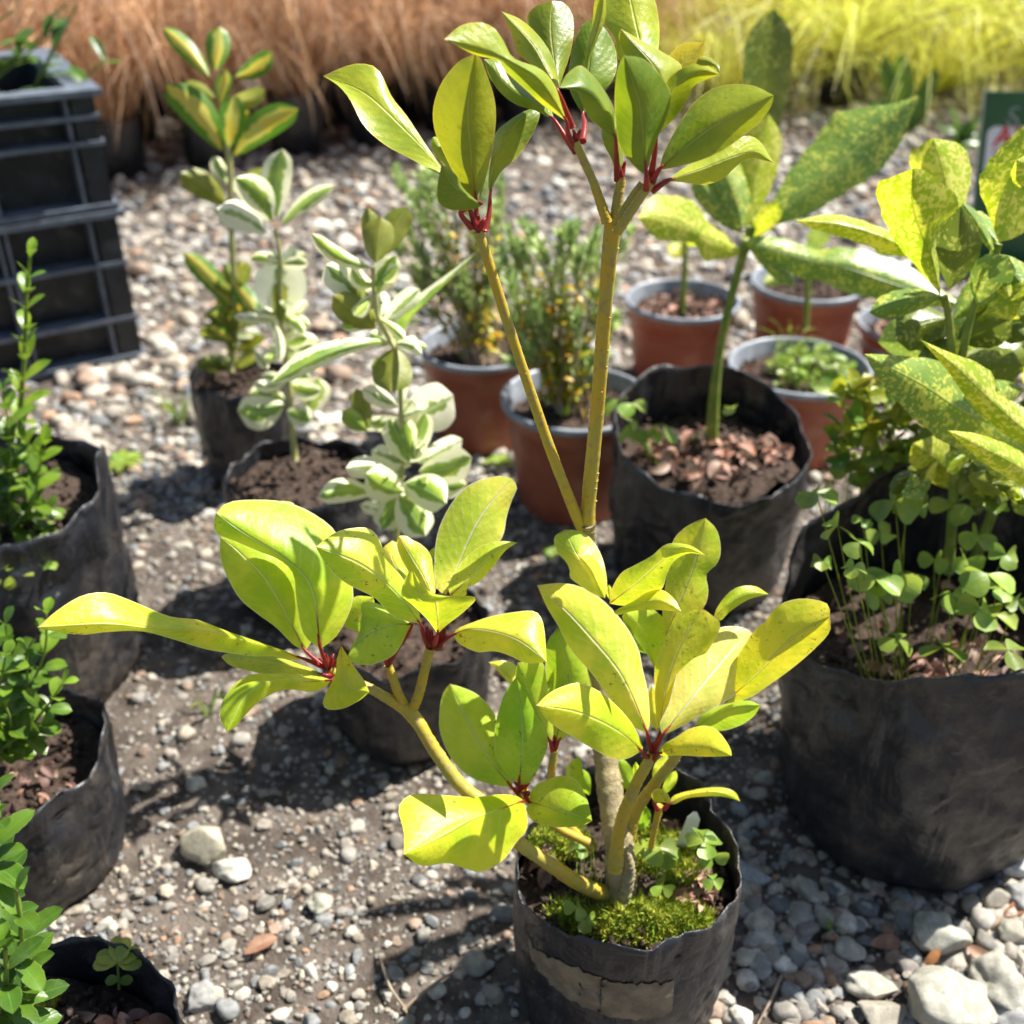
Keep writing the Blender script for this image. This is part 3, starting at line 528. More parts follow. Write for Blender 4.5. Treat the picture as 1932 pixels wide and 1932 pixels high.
stem([(1150,1690),(1090,1665),(1030,1625),(980,1590),(930,1530),(870,1482),(820,1415),(790,1365),(765,1335)], [16,15,14,13,13,13,13,12,13], offs=[0,-.012,-.02,-.02,-.02,-.016,-.01,-.005,0])
stem([(772,1345),(735,1320),(690,1295),(640,1275),(622,1262)], [10,10,9,8,8], -.001)
stem([(768,1340),(752,1310),(740,1275),(732,1256)], [9,9,8.5,8], 0)
stem([(778,1340),(790,1310),(800,1270),(812,1222)], [10,9.5,9,9], -.001)
stem([(1160,1640),(1170,1560),(1195,1490),(1222,1440),(1233,1420)], [15,13,12,11,10], -.012)
stem([(1180,1600),(1200,1530),(1235,1480),(1268,1438),(1290,1405)], [15,13,11,10,8], .01)
stem([(1120,1600),(1060,1545),(1040,1480),(1046,1415)], [10,9,8,7], .01)
stem([(1110,1590),(1050,1560),(1005,1520),(986,1490)], [9,8,8,9], -.002, lump=.05)
stem([(1228,1600),(1238,1550),(1245,1520)], [6,6,7], .006)
stem([(1165,1730),(1180,1680),(1188,1640),(1180,1600)], [22,14,10,6], -.006, mat='bark', lump=.3)
# red bud bases where the leaves spring
def buds(P, n, s, off=0.):
    mb = MB(); x0, y0 = P
    for k in range(n):
        a = -math.pi/2+(k-(n-1)/2)*.6; q = [W(x0, y0+5, D0(y0, off)), W(x0+s*.6*math.cos(a), y0+s*.6*math.sin(a), D0(y0, off-.004+.003*(k % 2))), W(x0+s*math.cos(a), y0+s*math.sin(a), D0(y0, off-.003))]
        tube(mb, q, [.0015, .0012, .0005], n=8, uvx=0.0)
    mb.build('bud', M['leaf_y'], shrub)
for P, n_, s in [((622,1258),4,26),((812,1215),3,20),((1232,1420),3,20),((985,1488),4,20),((1046,1410),3,22),((903,430),3,24),((732,1250),3,20),((1228,340),3,24),((1172,330),2,26),((1088,266),2,22)]: buds(P, n_, s)

# ------------------------------------------------------------ what grows in the front bag
def blade_strip(mb, P, w, tint=(1, 1, 1), seg=7, up=None):
    C = cr([list(p) for p in P], seg); T = np.gradient(C, axis=0); T /= np.linalg.norm(T, axis=1)[:, None]+1e-9
    sdv = np.cross(T, up if up is not None else rng.normal(size=3)); sdv /= np.linalg.norm(sdv, axis=1)[:, None]+1e-9
    t = np.linspace(0, 1, seg); ww = w*(np.clip(np.minimum(t*4+.4, 1), 0, 1)*(1-t)**.5)[:, None]*.5
    V = np.stack([C-sdv*ww, C+sdv*ww], 1).reshape(-1, 3); uv = np.stack([np.repeat(t, 2), np.tile([.3, .7], seg)], 1)
    mb.add(V, grid_faces(seg, 2), uv, np.array(tint)*.5)
def leaf3(mb, base, dirv, up, Ln, Wd, curl=.2, cup=.15, tint=(1, 1, 1), n=9, h=3, ob=.55, teeth=0, rip=0, te=.6):
    """small free-standing leaf: base point, direction, upward normal"""
    d = np.array(dirv, float); d /= np.linalg.norm(d); u = np.array(up, float); u -= d*(u@d); u /= np.linalg.norm(u)+1e-9; s = np.cross(d, u)
    t = np.linspace(0, 1, n); a_ = ob/(1-ob)*.62; pr = t**a_*(1-t)**te; pr /= pr.max(); pr = np.maximum(pr, .04*(1-t))
    if teeth: pr = pr*(1+.13*(((t*teeth) % 1)-.4))
    V = []; UV = []
    b = np.array(base, float); ph = rng.uniform(0, 6)
    for i, ti in enumerate(t):
        ang = curl*ti; c = b+Ln*(d*(math.sin(ang*1.0+1e-4)/(ang+1e-4) if ang else 1)*ti - u*ti*math.sin(ang)*.6)
        for j in range(-h, h+1):
            q = j/h; V.append(c+s*q*Wd*.5*pr[i]+u*(cup*abs(q)**1.6*Wd*.5*pr[i]+rip*math.sin(ti*11+ph+j)*abs(q))); UV.append((ti, .5+.5*q))
    mb.add(V, grid_faces(n, 2*h+1), UV, np.array(tint)*.5)
def rnd_tint(a=.15): return np.clip(np.array((1, 1, 1))*rng.uniform(1-a, 1+a)+rng.uniform(-a*.3, a*.3, 3), .3, 1.9)
def moss_patch(parent, pts, name='moss'):
    mb = MB(); sh, f = STONE1
    for (x, y, z, rx, ry, hh, n) in pts:
        for k in range(n):
            a = rng.uniform(0, 6.28); r = math.sqrt(rng.random()); qx, qy = x+rx*r*math.cos(a), y+ry*r*math.sin(a)
            lump = .55+.9*max(0, noise.noise(Vector((qx*130, qy*130, 2)))+.3)
            zz = z+hh*(1-r*r)*.8*lump; s = rng.uniform(.0009, .0019)
            tn = np.array(rng.choice([0, 1, 2], p=[.5, .3, .2])); tn = [(1, 1, 1), (1.35, 1.2, 1.1), (.6, .8, .8)][int(tn)]
            b = np.array([qx, qy, zz]); dv = rng.normal(size=3)*.5+np.array([0, 0, 1]); dv /= np.linalg.norm(dv)
            mb.add(sh[k % len(sh)]*np.array([.6, .6, 1.5])*s+b+dv*s*.5, f, None, np.array(tn)*.5*rng.uniform(.7, 1.2))
            for q in range(3):
                e = b+(dv+rng.normal(size=3)*.7)*s*2.4
                o = rng.normal(size=3)*s*.35
                mb.add([b-o, b+o, e], np.array([[0, 1, 2]]), None, np.array(tn)*.55*rng.uniform(.8, 1.3))
    return mb.build(name, M['moss'], parent)
zs = mc.z-.014
def S_(px, py, z=zs): return G(px, py, z)
mp = []
for px, py, rx, ry, hh, n in [(1055,1588,.019,.013,.010,2600),(1075,1720,.013,.009,.005,900),(1215,1735,.032,.015,.012,4200),(1300,1735,.014,.011,.009,1500),(1165,1745,.014,.010,.006,1100),(1245,1610,.026,.020,.012,3200),(1290,1650,.016,.014,.008,1300),(1100,1735,.010,.008,.005,500)]:
    p = S_(px, py); mp.append((p.x, p.y, p.z-.003, rx, ry, hh, n))
moss_patch(bagm, mp)
def inside(b, k=.86):
    for x, y, r in bag_keep:
        q = math.hypot(b[0]-x, b[1]-y)
        if r*k < q < r*1.6: b = np.array([x+(b[0]-x)*r*k/q, y+(b[1]-y)*r*k/q, b[2]])
    return b
def litter(parent, pts, name='leaf_litter', s0=.006, s1=.014):
    mb = MB()
    for x, y, z, r, n in pts:
        for k in range(n):
            a = rng.uniform(0, 6.28); q = r*math.sqrt(rng.random()); b = np.array([x+q*math.cos(a), y+q*math.sin(a), z+rng.uniform(0, .006)]); b = inside(b)
            dv = rng.normal(size=3)*np.array([1, 1, .35]); up = np.array([0, 0, 1])+rng.normal(size=3)*.6; L_ = rng.uniform(s0, s1)
            leaf3(mb, b, dv, up, L_, L_*rng.uniform(.3, .6), rng.uniform(.5, 2.2), rng.uniform(.2, .9), np.array([(1, 1, 1), (1.3, 1.0, .9), (.6, .5, .55), (1.5, 1.3, 1.3)][rng.integers(4)])*rng.uniform(.7, 1.1))
    o = mb.build(name, M['dry'], parent); o['kind'] = 'stuff'; return o
lp = []
for px, py, r, n in [(1325,1680,.016,60),(1340,1720,.012,40),(1290,1560,.014,30),(1010,1640,.012,24),(1250,1590,.02,24),(1200,1620,.01,14),(1330,1640,.01,24)]:
    p = S_(px, py); lp.append((p.x, p.y, p.z, r, n))
litter(bagm, lp)
def clover(parent, stems, name='clover_sprig', mat='weed', leaf=.010):
    """three-lobed leaves on thin stalks: list of (root point, head point, size, tilt)"""
    for a, b, s, nleaf in stems:
        mb = MB(); a, b = inside(np.array(a, float), .8), np.array(b); m_ = (a+b)/2+rng.normal(size=3)*.003
        tube(mb, [a, m_, b], [.0006, .0005, .0004], n=5, seg=7, c=np.array((1.1, .95, .8))*.5)
        ax = rng.uniform(0, 6.28); nrm = np.array([0, -.35, 1])+rng.normal(size=3)*.45
        for k in range(nleaf):
            an = ax+k*2*math.pi/3; dv = np.array([math.cos(an), math.sin(an), rng.uniform(-.45, .05)])
            leaf3(mb, b, dv, nrm, s, s*1.05, rng.uniform(.1, .8), rng.uniform(.1, .5), rnd_tint(.25), ob=.58, n=11, te=.38)
        mb.build(name, M[mat], parent)
def root_at(px, py, z=zs): p = S_(px, py, z); return (p.x, p.y, p.z-.004)
cl = []
for px, py, qx, qy, s in [(1075,1745,1088,1712,.008),(1085,1745,1105,1735,.008),(1240,1660,1243,1598,.012),(1245,1660,1262,1615,.010),(1270,1700,1250,1672,.008),(1310,1660,1330,1590,.011),(1320,1660,1345,1612,.010),(1335,1650,1322,1580,.010),(1205,1640,1215,1600,.008),(1310,1690,1345,1660,.007),(1090,1620,1092,1598,.008)]:
    r = S_(px, py); h = W(qx, qy, DV(r.y-.002, qy)); cl.append(((r.x, r.y, r.z-.003), (h.x, h.y, h.z), s, 3))
clover(shrub, cl)
mb = MB()
for k in range(16):
    px = rng.uniform(1085, 1130); r = S_(px, 1690+rng.uniform(-8, 8)); h = W(px+rng.uniform(-14, 10), rng.uniform(1590, 1650), DV(r.y+rng.uniform(-.008, .008), 1610))
    blade_strip(mb, [r, (r+h)/2+Vector((rng.uniform(-.002, .002), 0, .002)), h], .0009)
mb.build('weed', M['weed'], shrub)
# white plant label standing in the soil
mb = MB(); a = W(1287, 1597, DV(S_(1287, 1610).y, 1597)); b = W(1312, 1530, DV(S_(1287, 1610).y, 1530))
for s_ in (1,):
    dv = np.array(b-a); sdv = np.cross(dv, [0, -1, .3]); sdv = sdv/np.linalg.norm(sdv); nn = np.array([0, -1, .35]); nn /= np.linalg.norm(nn)
    t = np.linspace(-.3, 1, 9); wv = .0042*np.where(t > .75, np.sqrt(np.clip(1-((t-.75)/.25)**2, .05, 1)), 1)
    pr = np.array([np.array(a)+dv*q for q in t]); pr = pr+np.outer(np.sin(t*2.5)*.002, nn)
    ring = [pr-sdv*wv[:, None]-nn*.0004, pr+sdv*wv[:, None]-nn*.0004, pr+sdv*wv[:, None]+nn*.0004, pr-sdv*wv[:, None]+nn*.0004]
    mb.add(np.stack(ring, 1).reshape(-1, 3), grid_faces(9, 4, True))
tag(mb.build('plant_tag', M['white'], None, loc=(a.x, a.y, a.z), smooth=False), 'small white plastic tag stuck in the soil of the front bag', 'tag')
# tan patch of dried mud on the bag's front
def wall_point(o, px, py, lift=.0012):
    me = o.data; off = wloc(o); best = None
    return best
def bag_ray(o, px, py):
    org = Vector((0, 0, CAMZ))-wloc(o); d = (W(px, py, 1)-Vector((0, 0, CAMZ))).normalized()
    hit, loc, nrm, idx = o.ray_cast(org, d); return (loc+wloc(o), nrm) if hit else (None, None)
def band(o, rows, name, mat):
    bpy.context.view_layer.update(); mb = MB(); V = []; k = len(rows); n2 = 0
    for top, bot in rows:
        for s in np.linspace(0, 1, 12):
            p, nr = bag_ray(o, top[0]*(1-s)+bot[0]*s, top[1]*(1-s)+bot[1]*s)
            if p is None: p = W(top[0], top[1], .6); nr = Vector((0, -1, 0))
            V.append(list(p+nr*.0007))
    mb.add(V, grid_faces(k, 12)); return mb.build(name, M[mat], o)
tp = cr(T4([(712,1020),(760,1090),(830,1130),(930,1170),(1030,1215),(1120,1245),(1220,1258),(1330,1255),(1408,1238)]), 40)
bt = cr(T4([(730,1130),(800,1220),(870,1290),(950,1345),(1040,1385),(1120,1410),(1220,1425),(1310,1420),(1400,1380)]), 40)
jig = rng.normal(size=(40, 2))*2.4
band(bagm, [(a+j, b+j*.8) for a, b, j in zip(tp, bt, jig)], 'mud_patch', 'dust_band')

# ------------------------------------------------------------ the other bags and pots
def bag_plant(px, py, wpx, D, seed, label, cat='potted plant', name='potted_plant', group=None, **k):
    c = at_rim(px, py, wpx, D); r = empty(name, (c.x, c.y, 0), label, cat, group)
    h = max(.05, c.z); b = grow_bag(r, (c.x, c.y), D/2, D/2*k.pop('sq', 1), h, seed, **k); return r, b, c
G_BAG = None
right, rb, rc = bag_plant(1805, 1090, 580, .215, 11, 'spotted yellow-green shrub in the wide black bag at the right edge, clover in its soil', soil_drop=.062, wob=.06, rim=lambda a: .03*max(0, math.sin(a))-.05*max(0, math.cos(a-R(186)))**2)
mid, mb_, mcn = bag_plant(1338, 812, 372, .19, 12, 'spotted laurel on one bare green stem in the black bag between the brown pots', soil_drop=.022, taper=.86, wob=.06, tilt=(0, -.05), rim=lambda a: .03*max(0, math.sin(a))-.022*max(0, -math.sin(a)))
l4, b4, c4 = bag_plant(-60, 925, 500, .22, 13, 'shrub with one upright leafy shoot in the bag by the crates', soil_drop=.028, wob=.07, rim=lambda a: .03*math.exp(-((a-R(8))/.35)**2))
l5, b5, c5 = bag_plant(-8, 1420, 400, .15, 14, 'bushy small-leaved shrub in the black bag halfway down the left edge', soil_drop=.02, wob=.06, rim=lambda a: .016*math.exp(-((a-R(15))/.4)**2))
l6, b6, c6 = bag_plant(62, 1990, 520, .14, 15, 'shrub with toothed green leaves in the bag at the bottom left corner', soil_drop=.03, wob=.04)
l7, b7, c7 = bag_plant(450, 712, 182, .11, 16, 'upright shrub with green-edged yellow leaves in the small bag behind', soil_drop=.012, taper=.8)
l8, b8, c8 = bag_plant(562, 890, 280, .14, 17, 'cream-edged shrub with a curled white leaf, in the low bag of crumbly soil', soil_drop=.012)
l9, b9, c9 = bag_plant(765, 1165, 312, .137, 18, 'tall cream-edged shrub in the bag behind the front shrub', soil_drop=.02, wob=.06)

def pot(px, py, wpx, D, label, group='brown plastic pots with grey rims'):
    c = at_rim(px, py, wpx, D); r = empty('potted_plant', (c.x, c.y, 0), label, 'potted plant', group); plastic_pot(r, c, D, c.z); return r, c
p1, q1 = pot(1288, 563, 216, .155, 'brown pot with a single green stem behind the tall ochre stem')
p2, q2 = pot(1525, 530, 214, .155, 'brown pot half hidden behind the pot full of weeds')
p3, q3 = pot(1509, 688, 268, .17, 'brown pot with green weeds right of the bare green stem')
p4, q4 = pot(1722, 610, 204, .15, 'brown pot mostly hidden under the spotted yellow leaves')
p5, q5 = pot(1086, 748, 284, .165, 'brown pot with needle-leaved plant directly behind the two ochre stems')
p6, q6 = pot(905, 648, 232, .15, 'brown pot with needle-leaved plant left of the two ochre stems')

# ------------------------------------------------------------ background leaves measured from the photograph
def bleaf(parent, mat, base, tip, wd, by, o0=0, o1=0, bend=0, ob=.6, tint=None, dl=.006, dr=.006, L=None, Rr=None, teeth=0, asym=.5, N_=16, rip=.001, mid=None):
    mb = MB()
    if L: sp = [base]+(mid or [])+[tip]; l = [base]+L+[tip]; r = [base]+Rr+[tip]
    else: sp, l, r = outline(base, tip, wd, bend, ob, asym)
    k = len(sp); offs = [o0+(o1-o0)*i/(k-1) for i in range(k)]
    leaf_sheet(mb, sp, [DV(by+o, p[1]) for p, o in zip(sp, offs)], l, r, dl, dr, N_=N_ if not teeth else 3*teeth+1, H=4, teeth=teeth, tint=tint if tint is not None else rnd_tint(.08), rip=rip)
    return mb.build('leaf', M[mat], parent)
def bstem(parent, P, rpx, by, mat='greenstem', n=9, name='stem', lump=.08):
    mb = MB(); dm = np.mean([DV(by, y) for x, y in P]); tube(mb, [W(x, y, DV(by, y)) for x, y in P], [r*dm/F for r in rpx], n=n, lump=lump); return mb.build(name, M[mat], parent)
A8 = TT(.3, 322, 386.4); TA = TT(1/3, 0, 0)
by8 = c8.y+.01
bstem(l8, [(556,868),(547,746),(535,641),(529,596),(529,485),(517,431)], [7,6,6,5,4,3.5], by8, 'creamstem')
for b, t, wd, m_, o0, o1, bd in [((523,412),(533,280),46,'varieg_w',0,.02,-8),((530,425),(630,350),26,'varieg_w',0,.03,-6),((513,420),(443,335),46,'varieg_w',0,-.02,14),((503,440),(408,395),44,'varieg_ww',0,-.03,8),
    ((530,612),(528,488),78,'varieg_ww',.012,.03,0),((530,612),(526,528),24,'olive',-.006,0,0),((520,606),(440,597),16,'varieg_ww',0,-.02,0),((520,612),(527,684),16,'varieg_ww',-.01,-.03,-4),((545,600),(580,568),15,'varieg_ww',0,.02,0),
    ((541,652),(582,637),26,'varieg_w',0,-.02,0),((538,762),(448,775),52,'varieg_w',0,-.03,-10),((538,752),(470,742),34,'varieg_w',.01,0,4),((541,776),(588,792),34,'varieg_w',-.01,-.03,0),((585,780),(600,712),46,'varieg_w',0,.02,0),((480,662),(506,696),16,'varieg_ww',-.01,-.02,0),
    ((535,640),(500,590),20,'varieg_ww',0,.02,0),((533,640),(560,600),18,'varieg_ww',0,.01,0),((528,490),(505,478),20,'varieg_ww',0,-.01,0),((540,680),(560,640),26,'varieg_w',0,.02,0),((536,670),(512,650),22,'varieg_ww',0,-.01,0)]:
    bleaf(l8, m_, b, t, wd*1.28, by8, o0, o1, bd)
by9 = c9.y
bstem(l9, [(748,1150),(748,966),(757,896),(757,776),(748,671),(712,596),(703,506)], [7,7,6,6,5,4,4], by9, 'creamstem')
for b, t, wd, m_, o0, o1, bd in [((703,506),(587,440),24,'varieg_w',0,-.03,-12),((709,494),(694,392),28,'olive',0,.02,0),((709,496),(718,409),46,'olive',-.01,.01,0),((727,482),(769,391),40,'olive',0,.02,-6),((709,556),(747,483),40,'varieg_w',0,.01,-4),
    ((712,608),(643,514),28,'olive',0,.01,0),((684,566),(614,500),50,'varieg_ww',.01,.0,4),((709,620),(628,558),44,'olive',0,-.02,0),((725,612),(722,548),22,'varieg_ww',.01,.02,0),((727,605),(792,545),32,'varieg_ww',.01,.03,0),
    ((745,655),(737,740),60,'olive',0,-.03,0),((751,769),(683,733),28,'varieg_ww',0,-.02,0),((755,766),(762,708),17,'varieg_ww',0,.01,0),((695,808),(672,733),28,'olive',0,.01,0),((693,813),(646,775),28,'weed',0,-.01,0),
    ((760,792),(855,745),72,'varieg_ww',.01,.03,6),((781,868),(803,778),34,'varieg_w',-.01,.01,0),((781,868),(757,787),34,'varieg_w',-.01,.0,0),((772,874),(733,792),44,'varieg_w',-.01,0,4),((790,890),(890,862),50,'varieg_w',-.01,-.02,8),((785,872),(872,828),34,'varieg_ww',0,.02,4),
    ((742,892),(652,884),34,'varieg_ww',-.01,-.03,6),((763,928),(690,894),52,'varieg_w',-.02,-.04,-6),((706,931),(600,938),36,'varieg_w',-.01,-.04,10),((763,912),(842,950),54,'varieg_w',-.02,-.04,-6),((775,906),(881,915),38,'varieg_w',0,-.01,6),((752,930),(802,1012),54,'varieg_w',-.01,-.03,0),((748,932),(722,1000),44,'varieg_w',0,-.02,0),
    ((775,880),(700,850),34,'varieg_ww',0,-.01,0),((765,900),(705,905),30,'varieg_ww',0,-.02,0),((760,700),(700,690),34,'olive',.02,.02,0),((700,560),(668,596),26,'varieg_w',0,-.02,0)]:
    bleaf(l9, m_, b, t, wd*1.28, by9, o0, o1, bd)
bleaf(l9, 'varieg_w', (748,652), (898,476), 50, by9, 0, .05, L=A8([(1310,770),(1290,800),(1400,680),(1500,610),(1620,520),(1760,420)])[1:], Rr=A8([(1470,820),(1520,690),(1600,610),(1700,520),(1820,420)]), mid=[(778,600),(830,548)], N_=22)
bleaf(l9, 'varieg_w', (736,644), (511,722), 50, by9, 0, -.06, L=[(697,638),(637,640),(575,660),(535,690)], Rr=[(695,657),(652,670),(610,690),(565,712),(530,724)], mid=[(690,648),(610,670)], N_=22)
by7 = c7.y
bstem(l7, [(436,700),(445,600),(437,450),(432,300),(415,165)], [6,6,6,6,5], by7, 'creamstem')
for b, t, wd, m_, o0, o1, bd in [((397,147),(308,52),30,'varieg_y',0,.02,4),((407,135),(414,50),42,'varieg_y',0,.03,0),((443,145),(514,98),36,'varieg_y',0,.02,8),((415,197),(426,132),28,'varieg_y',-.02,-.01,0),((420,286),(312,160),56,'varieg_y',0,.0,14),((440,295),(563,205),52,'varieg_y',0,-.01,-14),
    ((433,279),(441,182),46,'varieg_y',-.02,-.02,0),((425,192),(501,170),32,'olive',0,.02,8),((427,389),(340,326),44,'olive',0,-.02,6),((427,347),(402,296),24,'varieg_w',-.01,0,0),((450,352),(502,322),26,'olive',0,.02,0),((443,586),(346,476),36,'varieg_y',0,0,6),((440,530),(483,586),34,'varieg_y',-.02,-.04,0),((445,560),(455,490),26,'varieg_y',0,.02,0),
    ((405,185),(345,160),30,'olive',.02,.03,0),((430,240),(470,210),24,'varieg_y',.02,.03,0),((436,420),(495,395),26,'olive',0,.0,0)]:
    bleaf(l7, m_, b, t, wd*1.12, by7, o0, o1, bd)
for k in range(34):
    y = rng.uniform(545, 700); x = 446-(y-600)*.06; a = rng.uniform(-.4, 3.5); L_ = rng.uniform(40, 75)
    bleaf(l7, ['olive', 'varieg_y', 'olive', 'auc_d'][k % 4], (x, y), (x+math.cos(a)*L_, y-math.sin(a)*L_*.8), rng.uniform(18, 30), by7, rng.uniform(-.01, .02), rng.uniform(-.05, .05))
for root, by_, nodes in ((l8, by8, [(529,500,4),(532,600,5),(536,655,6),(540,720,4)]), (l9, by9, [(706,540,4),(716,600,5),(735,650,4),(757,790,5),(765,870,7),(755,935,8),(750,970,6)])):
    for x, y, n_ in nodes:
        for k in range(n_):
            a = rng.uniform(-.9, 4.0); L_ = rng.uniform(45, 80); bleaf(root, ['varieg_w', 'varieg_ww', 'varieg_w'][k % 3], (x, y), (x+math.cos(a)*L_, y-math.sin(a)*L_*.75), rng.uniform(20, 34), by_, rng.uniform(0, .012), rng.uniform(-.04, .04), rng.uniform(-10, 10), ob=rng.uniform(.5, .7))
# spotted laurel in the middle bag
C2 = TT(.2333, 1481, 128.8); byM = mcn.y+.01
bstem(mid, [(1342,840),(1348,740),(1362,640),(1385,540),(1405,470),(1418,428)], [13,12,8,8,8,9], byM)
kw = dict(teeth=9, N_=30, dl=.012, dr=.012)
bleaf(mid, 'auc_g', (1436,432), (1735,180), 0, byM, 0, .05, L=[(1455,385),(1481,336),(1497,312),(1551,245),(1574,213),(1630,203),(1686,195)], Rr=[(1481,420),(1528,404),(1598,362),(1650,330),(1686,290),(1717,227)], mid=[(1530,350),(1620,275)], **kw)
bleaf(mid, 'auc_y', (1399,474), (1203,412), 0, byM, 0, -.08, L=[(1365,440),(1339,422),(1318,390),(1299,375),(1260,368),(1227,373)], Rr=[(1385,485),(1350,490),(1327,491),(1311,460),(1280,456),(1239,450)], mid=[(1330,445),(1270,412)], **kw)
bleaf(mid, 'auc_g', (1397,450), (1827,580), 0, byM, -.02, -.07, L=[(1430,446),(1479,450),(1540,470),(1599,466),(1680,488),(1719,505),(1775,545)], Rr=[(1420,475),(1455,493),(1519,528),(1570,530),(1639,560),(1700,572),(1760,580)], mid=[(1500,482),(1600,505),(1720,545)], **kw)
for b, t, wd, m_, o0, o1, bd in [((1400,432),(1345,290),66,'auc_g',0,.04,10),((1405,430),(1450,215),76,'auc_y',.01,.06,0),((1400,440),(1310,330),56,'auc_g',.01,.03,0),((1425,440),(1400,330),44,'auc_g',.02,.05,0),((1420,450),(1470,380),40,'auc_y',0,-.02,0),((1440,300),(1461,16),94,'auc_d',.35,.36,-6),((1400,440),(1500,540),36,'auc_g',-.01,-.04,0)]:
    bleaf(mid, m_, b, t, wd, byM, o0, o1, bd, teeth=7, dl=.01, dr=.01)
q = W(1270, 850, DV(mcn.y-.05, 850)); litter(mb_, [(mcn.x-.02, mcn.y-.03, mcn.z-.014, .055, 70), (mcn.x+.05, mcn.y-.02, mcn.z-.016, .035, 45)], s0=.01, s1=.026)
cl = []
for px, py, s in [(1165,755,.020),(1192,762,.016),(1180,790,.014),(1250,800,.022),(1200,830,.018),(1225,815,.014),(1385,770,.012),(1175,812,.012)]:
    h = W(px, py, DV(mcn.y-.06, py)); cl.append(((mcn.x-.055, mcn.y-.03, mcn.z-.02), tuple(h), s, 2))
clover(mid, cl)
# spotted shrub at the right edge
byR = rc.y+.03
bstem(right, [(1790,1080),(1800,900),(1798,750),(1790,600),(1780,560)], [11,10,9,8,7], byR)
bstem(right, [(1800,760),(1830,600),(1865,520),(1885,460)], [9,8,7,6], byR)
mk = dict(teeth=8, dl=.012, dr=.012)
bleaf(right, 'auc_y', (1775,562), (1722,318), 0, byR, 0, -.03, L=[(1768,549),(1728,502),(1691,460),(1665,409),(1652,350),(1672,338),(1691,330)], Rr=[(1772,500),(1768,467),(1784,420),(1812,385),(1784,350),(1745,322)], mid=[(1755,480),(1725,400)], **mk)
bleaf(right, 'auc_y', (1800,460), (1760,260), 0, byR+.03, 0, .03, L=[(1750,380),(1714,300),(1735,275)], Rr=[(1817,400),(1833,335),(1826,290),(1808,270)], mid=[(1785,360)], **mk)
bleaf(right, 'auc_d', (1790,548), (1813,388), 0, byR-.015, 0, -.02, L=[(1772,500),(1766,455),(1784,420)], Rr=[(1826,516),(1852,470),(1840,420)], mid=[(1808,470)], **mk)
bleaf(right, 'auc_g', (1876,480), (1815,383), 26, byR, 0, .02, 4, teeth=6)
bleaf(right, 'auc_y', (1884,458), (1965,230), 0, byR-.02, 0, .02, L=[(1868,410),(1846,348),(1868,300),(1910,255),(1935,235)], Rr=[(1930,440),(1975,380),(1985,300)], mid=[(1905,380),(1930,300)], **mk)
bleaf(right, 'auc_y', (1762,532), (1497,416), 0, byR+.02, 0, .0, L=[(1720,470),(1679,437),(1612,411),(1560,404)], Rr=[(1714,488),(1660,480),(1644,467),(1563,440),(1530,430)], mid=[(1700,465),(1600,428)], **mk)
bleaf(right, 'auc_g', (1990,800), (1630,668), 0, byR-.05, 0, -.02, L=[(1880,740),(1800,690),(1763,678),(1697,671),(1655,668)], Rr=[(1900,900),(1850,875),(1817,856),(1763,822),(1710,776),(1657,715)], mid=[(1850,790),(1740,725)], **mk)
bleaf(right, 'auc_y', (1990,860), (1737,641), 0, byR-.08, 0, -.01, L=[(1920,770),(1886,740),(1870,702),(1835,680),(1790,664)], Rr=[(1923,836),(1857,790),(1822,750),(1785,697)], mid=[(1880,765),(1800,690)], **mk)
bleaf(right, 'auc_y', (2010,930), (1787,812), 0, byR-.09, 0, -.03, L=[(1932,856),(1867,825),(1825,815)], Rr=[(1960,935),(1932,921),(1875,886),(1841,862)], mid=[(1900,868)], **mk)
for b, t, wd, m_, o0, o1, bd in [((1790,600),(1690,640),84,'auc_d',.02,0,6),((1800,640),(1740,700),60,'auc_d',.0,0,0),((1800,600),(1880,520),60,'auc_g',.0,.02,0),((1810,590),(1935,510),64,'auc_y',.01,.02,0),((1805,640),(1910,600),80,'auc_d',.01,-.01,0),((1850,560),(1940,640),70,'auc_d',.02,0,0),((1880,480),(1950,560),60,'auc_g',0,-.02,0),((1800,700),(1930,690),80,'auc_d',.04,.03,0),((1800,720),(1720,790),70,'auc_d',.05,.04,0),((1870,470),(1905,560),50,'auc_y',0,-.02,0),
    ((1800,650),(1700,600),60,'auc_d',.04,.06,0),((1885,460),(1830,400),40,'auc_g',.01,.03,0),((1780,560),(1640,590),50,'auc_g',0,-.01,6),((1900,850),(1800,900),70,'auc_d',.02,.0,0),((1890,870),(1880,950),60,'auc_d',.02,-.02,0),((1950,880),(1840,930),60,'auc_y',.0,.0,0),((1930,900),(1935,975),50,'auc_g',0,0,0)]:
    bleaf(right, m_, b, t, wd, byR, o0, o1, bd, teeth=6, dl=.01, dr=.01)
for k in range(46):   # dense crown, mostly unseen beyond the right edge, added to shade the bag's soil
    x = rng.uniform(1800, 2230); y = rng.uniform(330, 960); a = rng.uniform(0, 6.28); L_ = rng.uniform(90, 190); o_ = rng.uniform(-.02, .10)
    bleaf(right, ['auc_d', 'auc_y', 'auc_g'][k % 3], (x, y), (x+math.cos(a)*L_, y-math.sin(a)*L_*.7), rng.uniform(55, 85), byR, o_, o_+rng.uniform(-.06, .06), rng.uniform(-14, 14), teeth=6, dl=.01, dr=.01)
for k in range(30):   # low leaves hanging over the far rim
    x = rng.uniform(1690, 1960); y = rng.uniform(820, 930); a = rng.uniform(-2.6, .2); L_ = rng.uniform(50, 100); o_ = rng.uniform(-.06, .03)
    bleaf(right, ['auc_y', 'olive', 'auc_g', 'auc_d'][k % 4], (x, y), (x+math.cos(a)*L_, y-math.sin(a)*L_*.55), rng.uniform(26, 48), byR, o_, o_+rng.uniform(-.04, .01), rng.uniform(-12, 12), teeth=6)
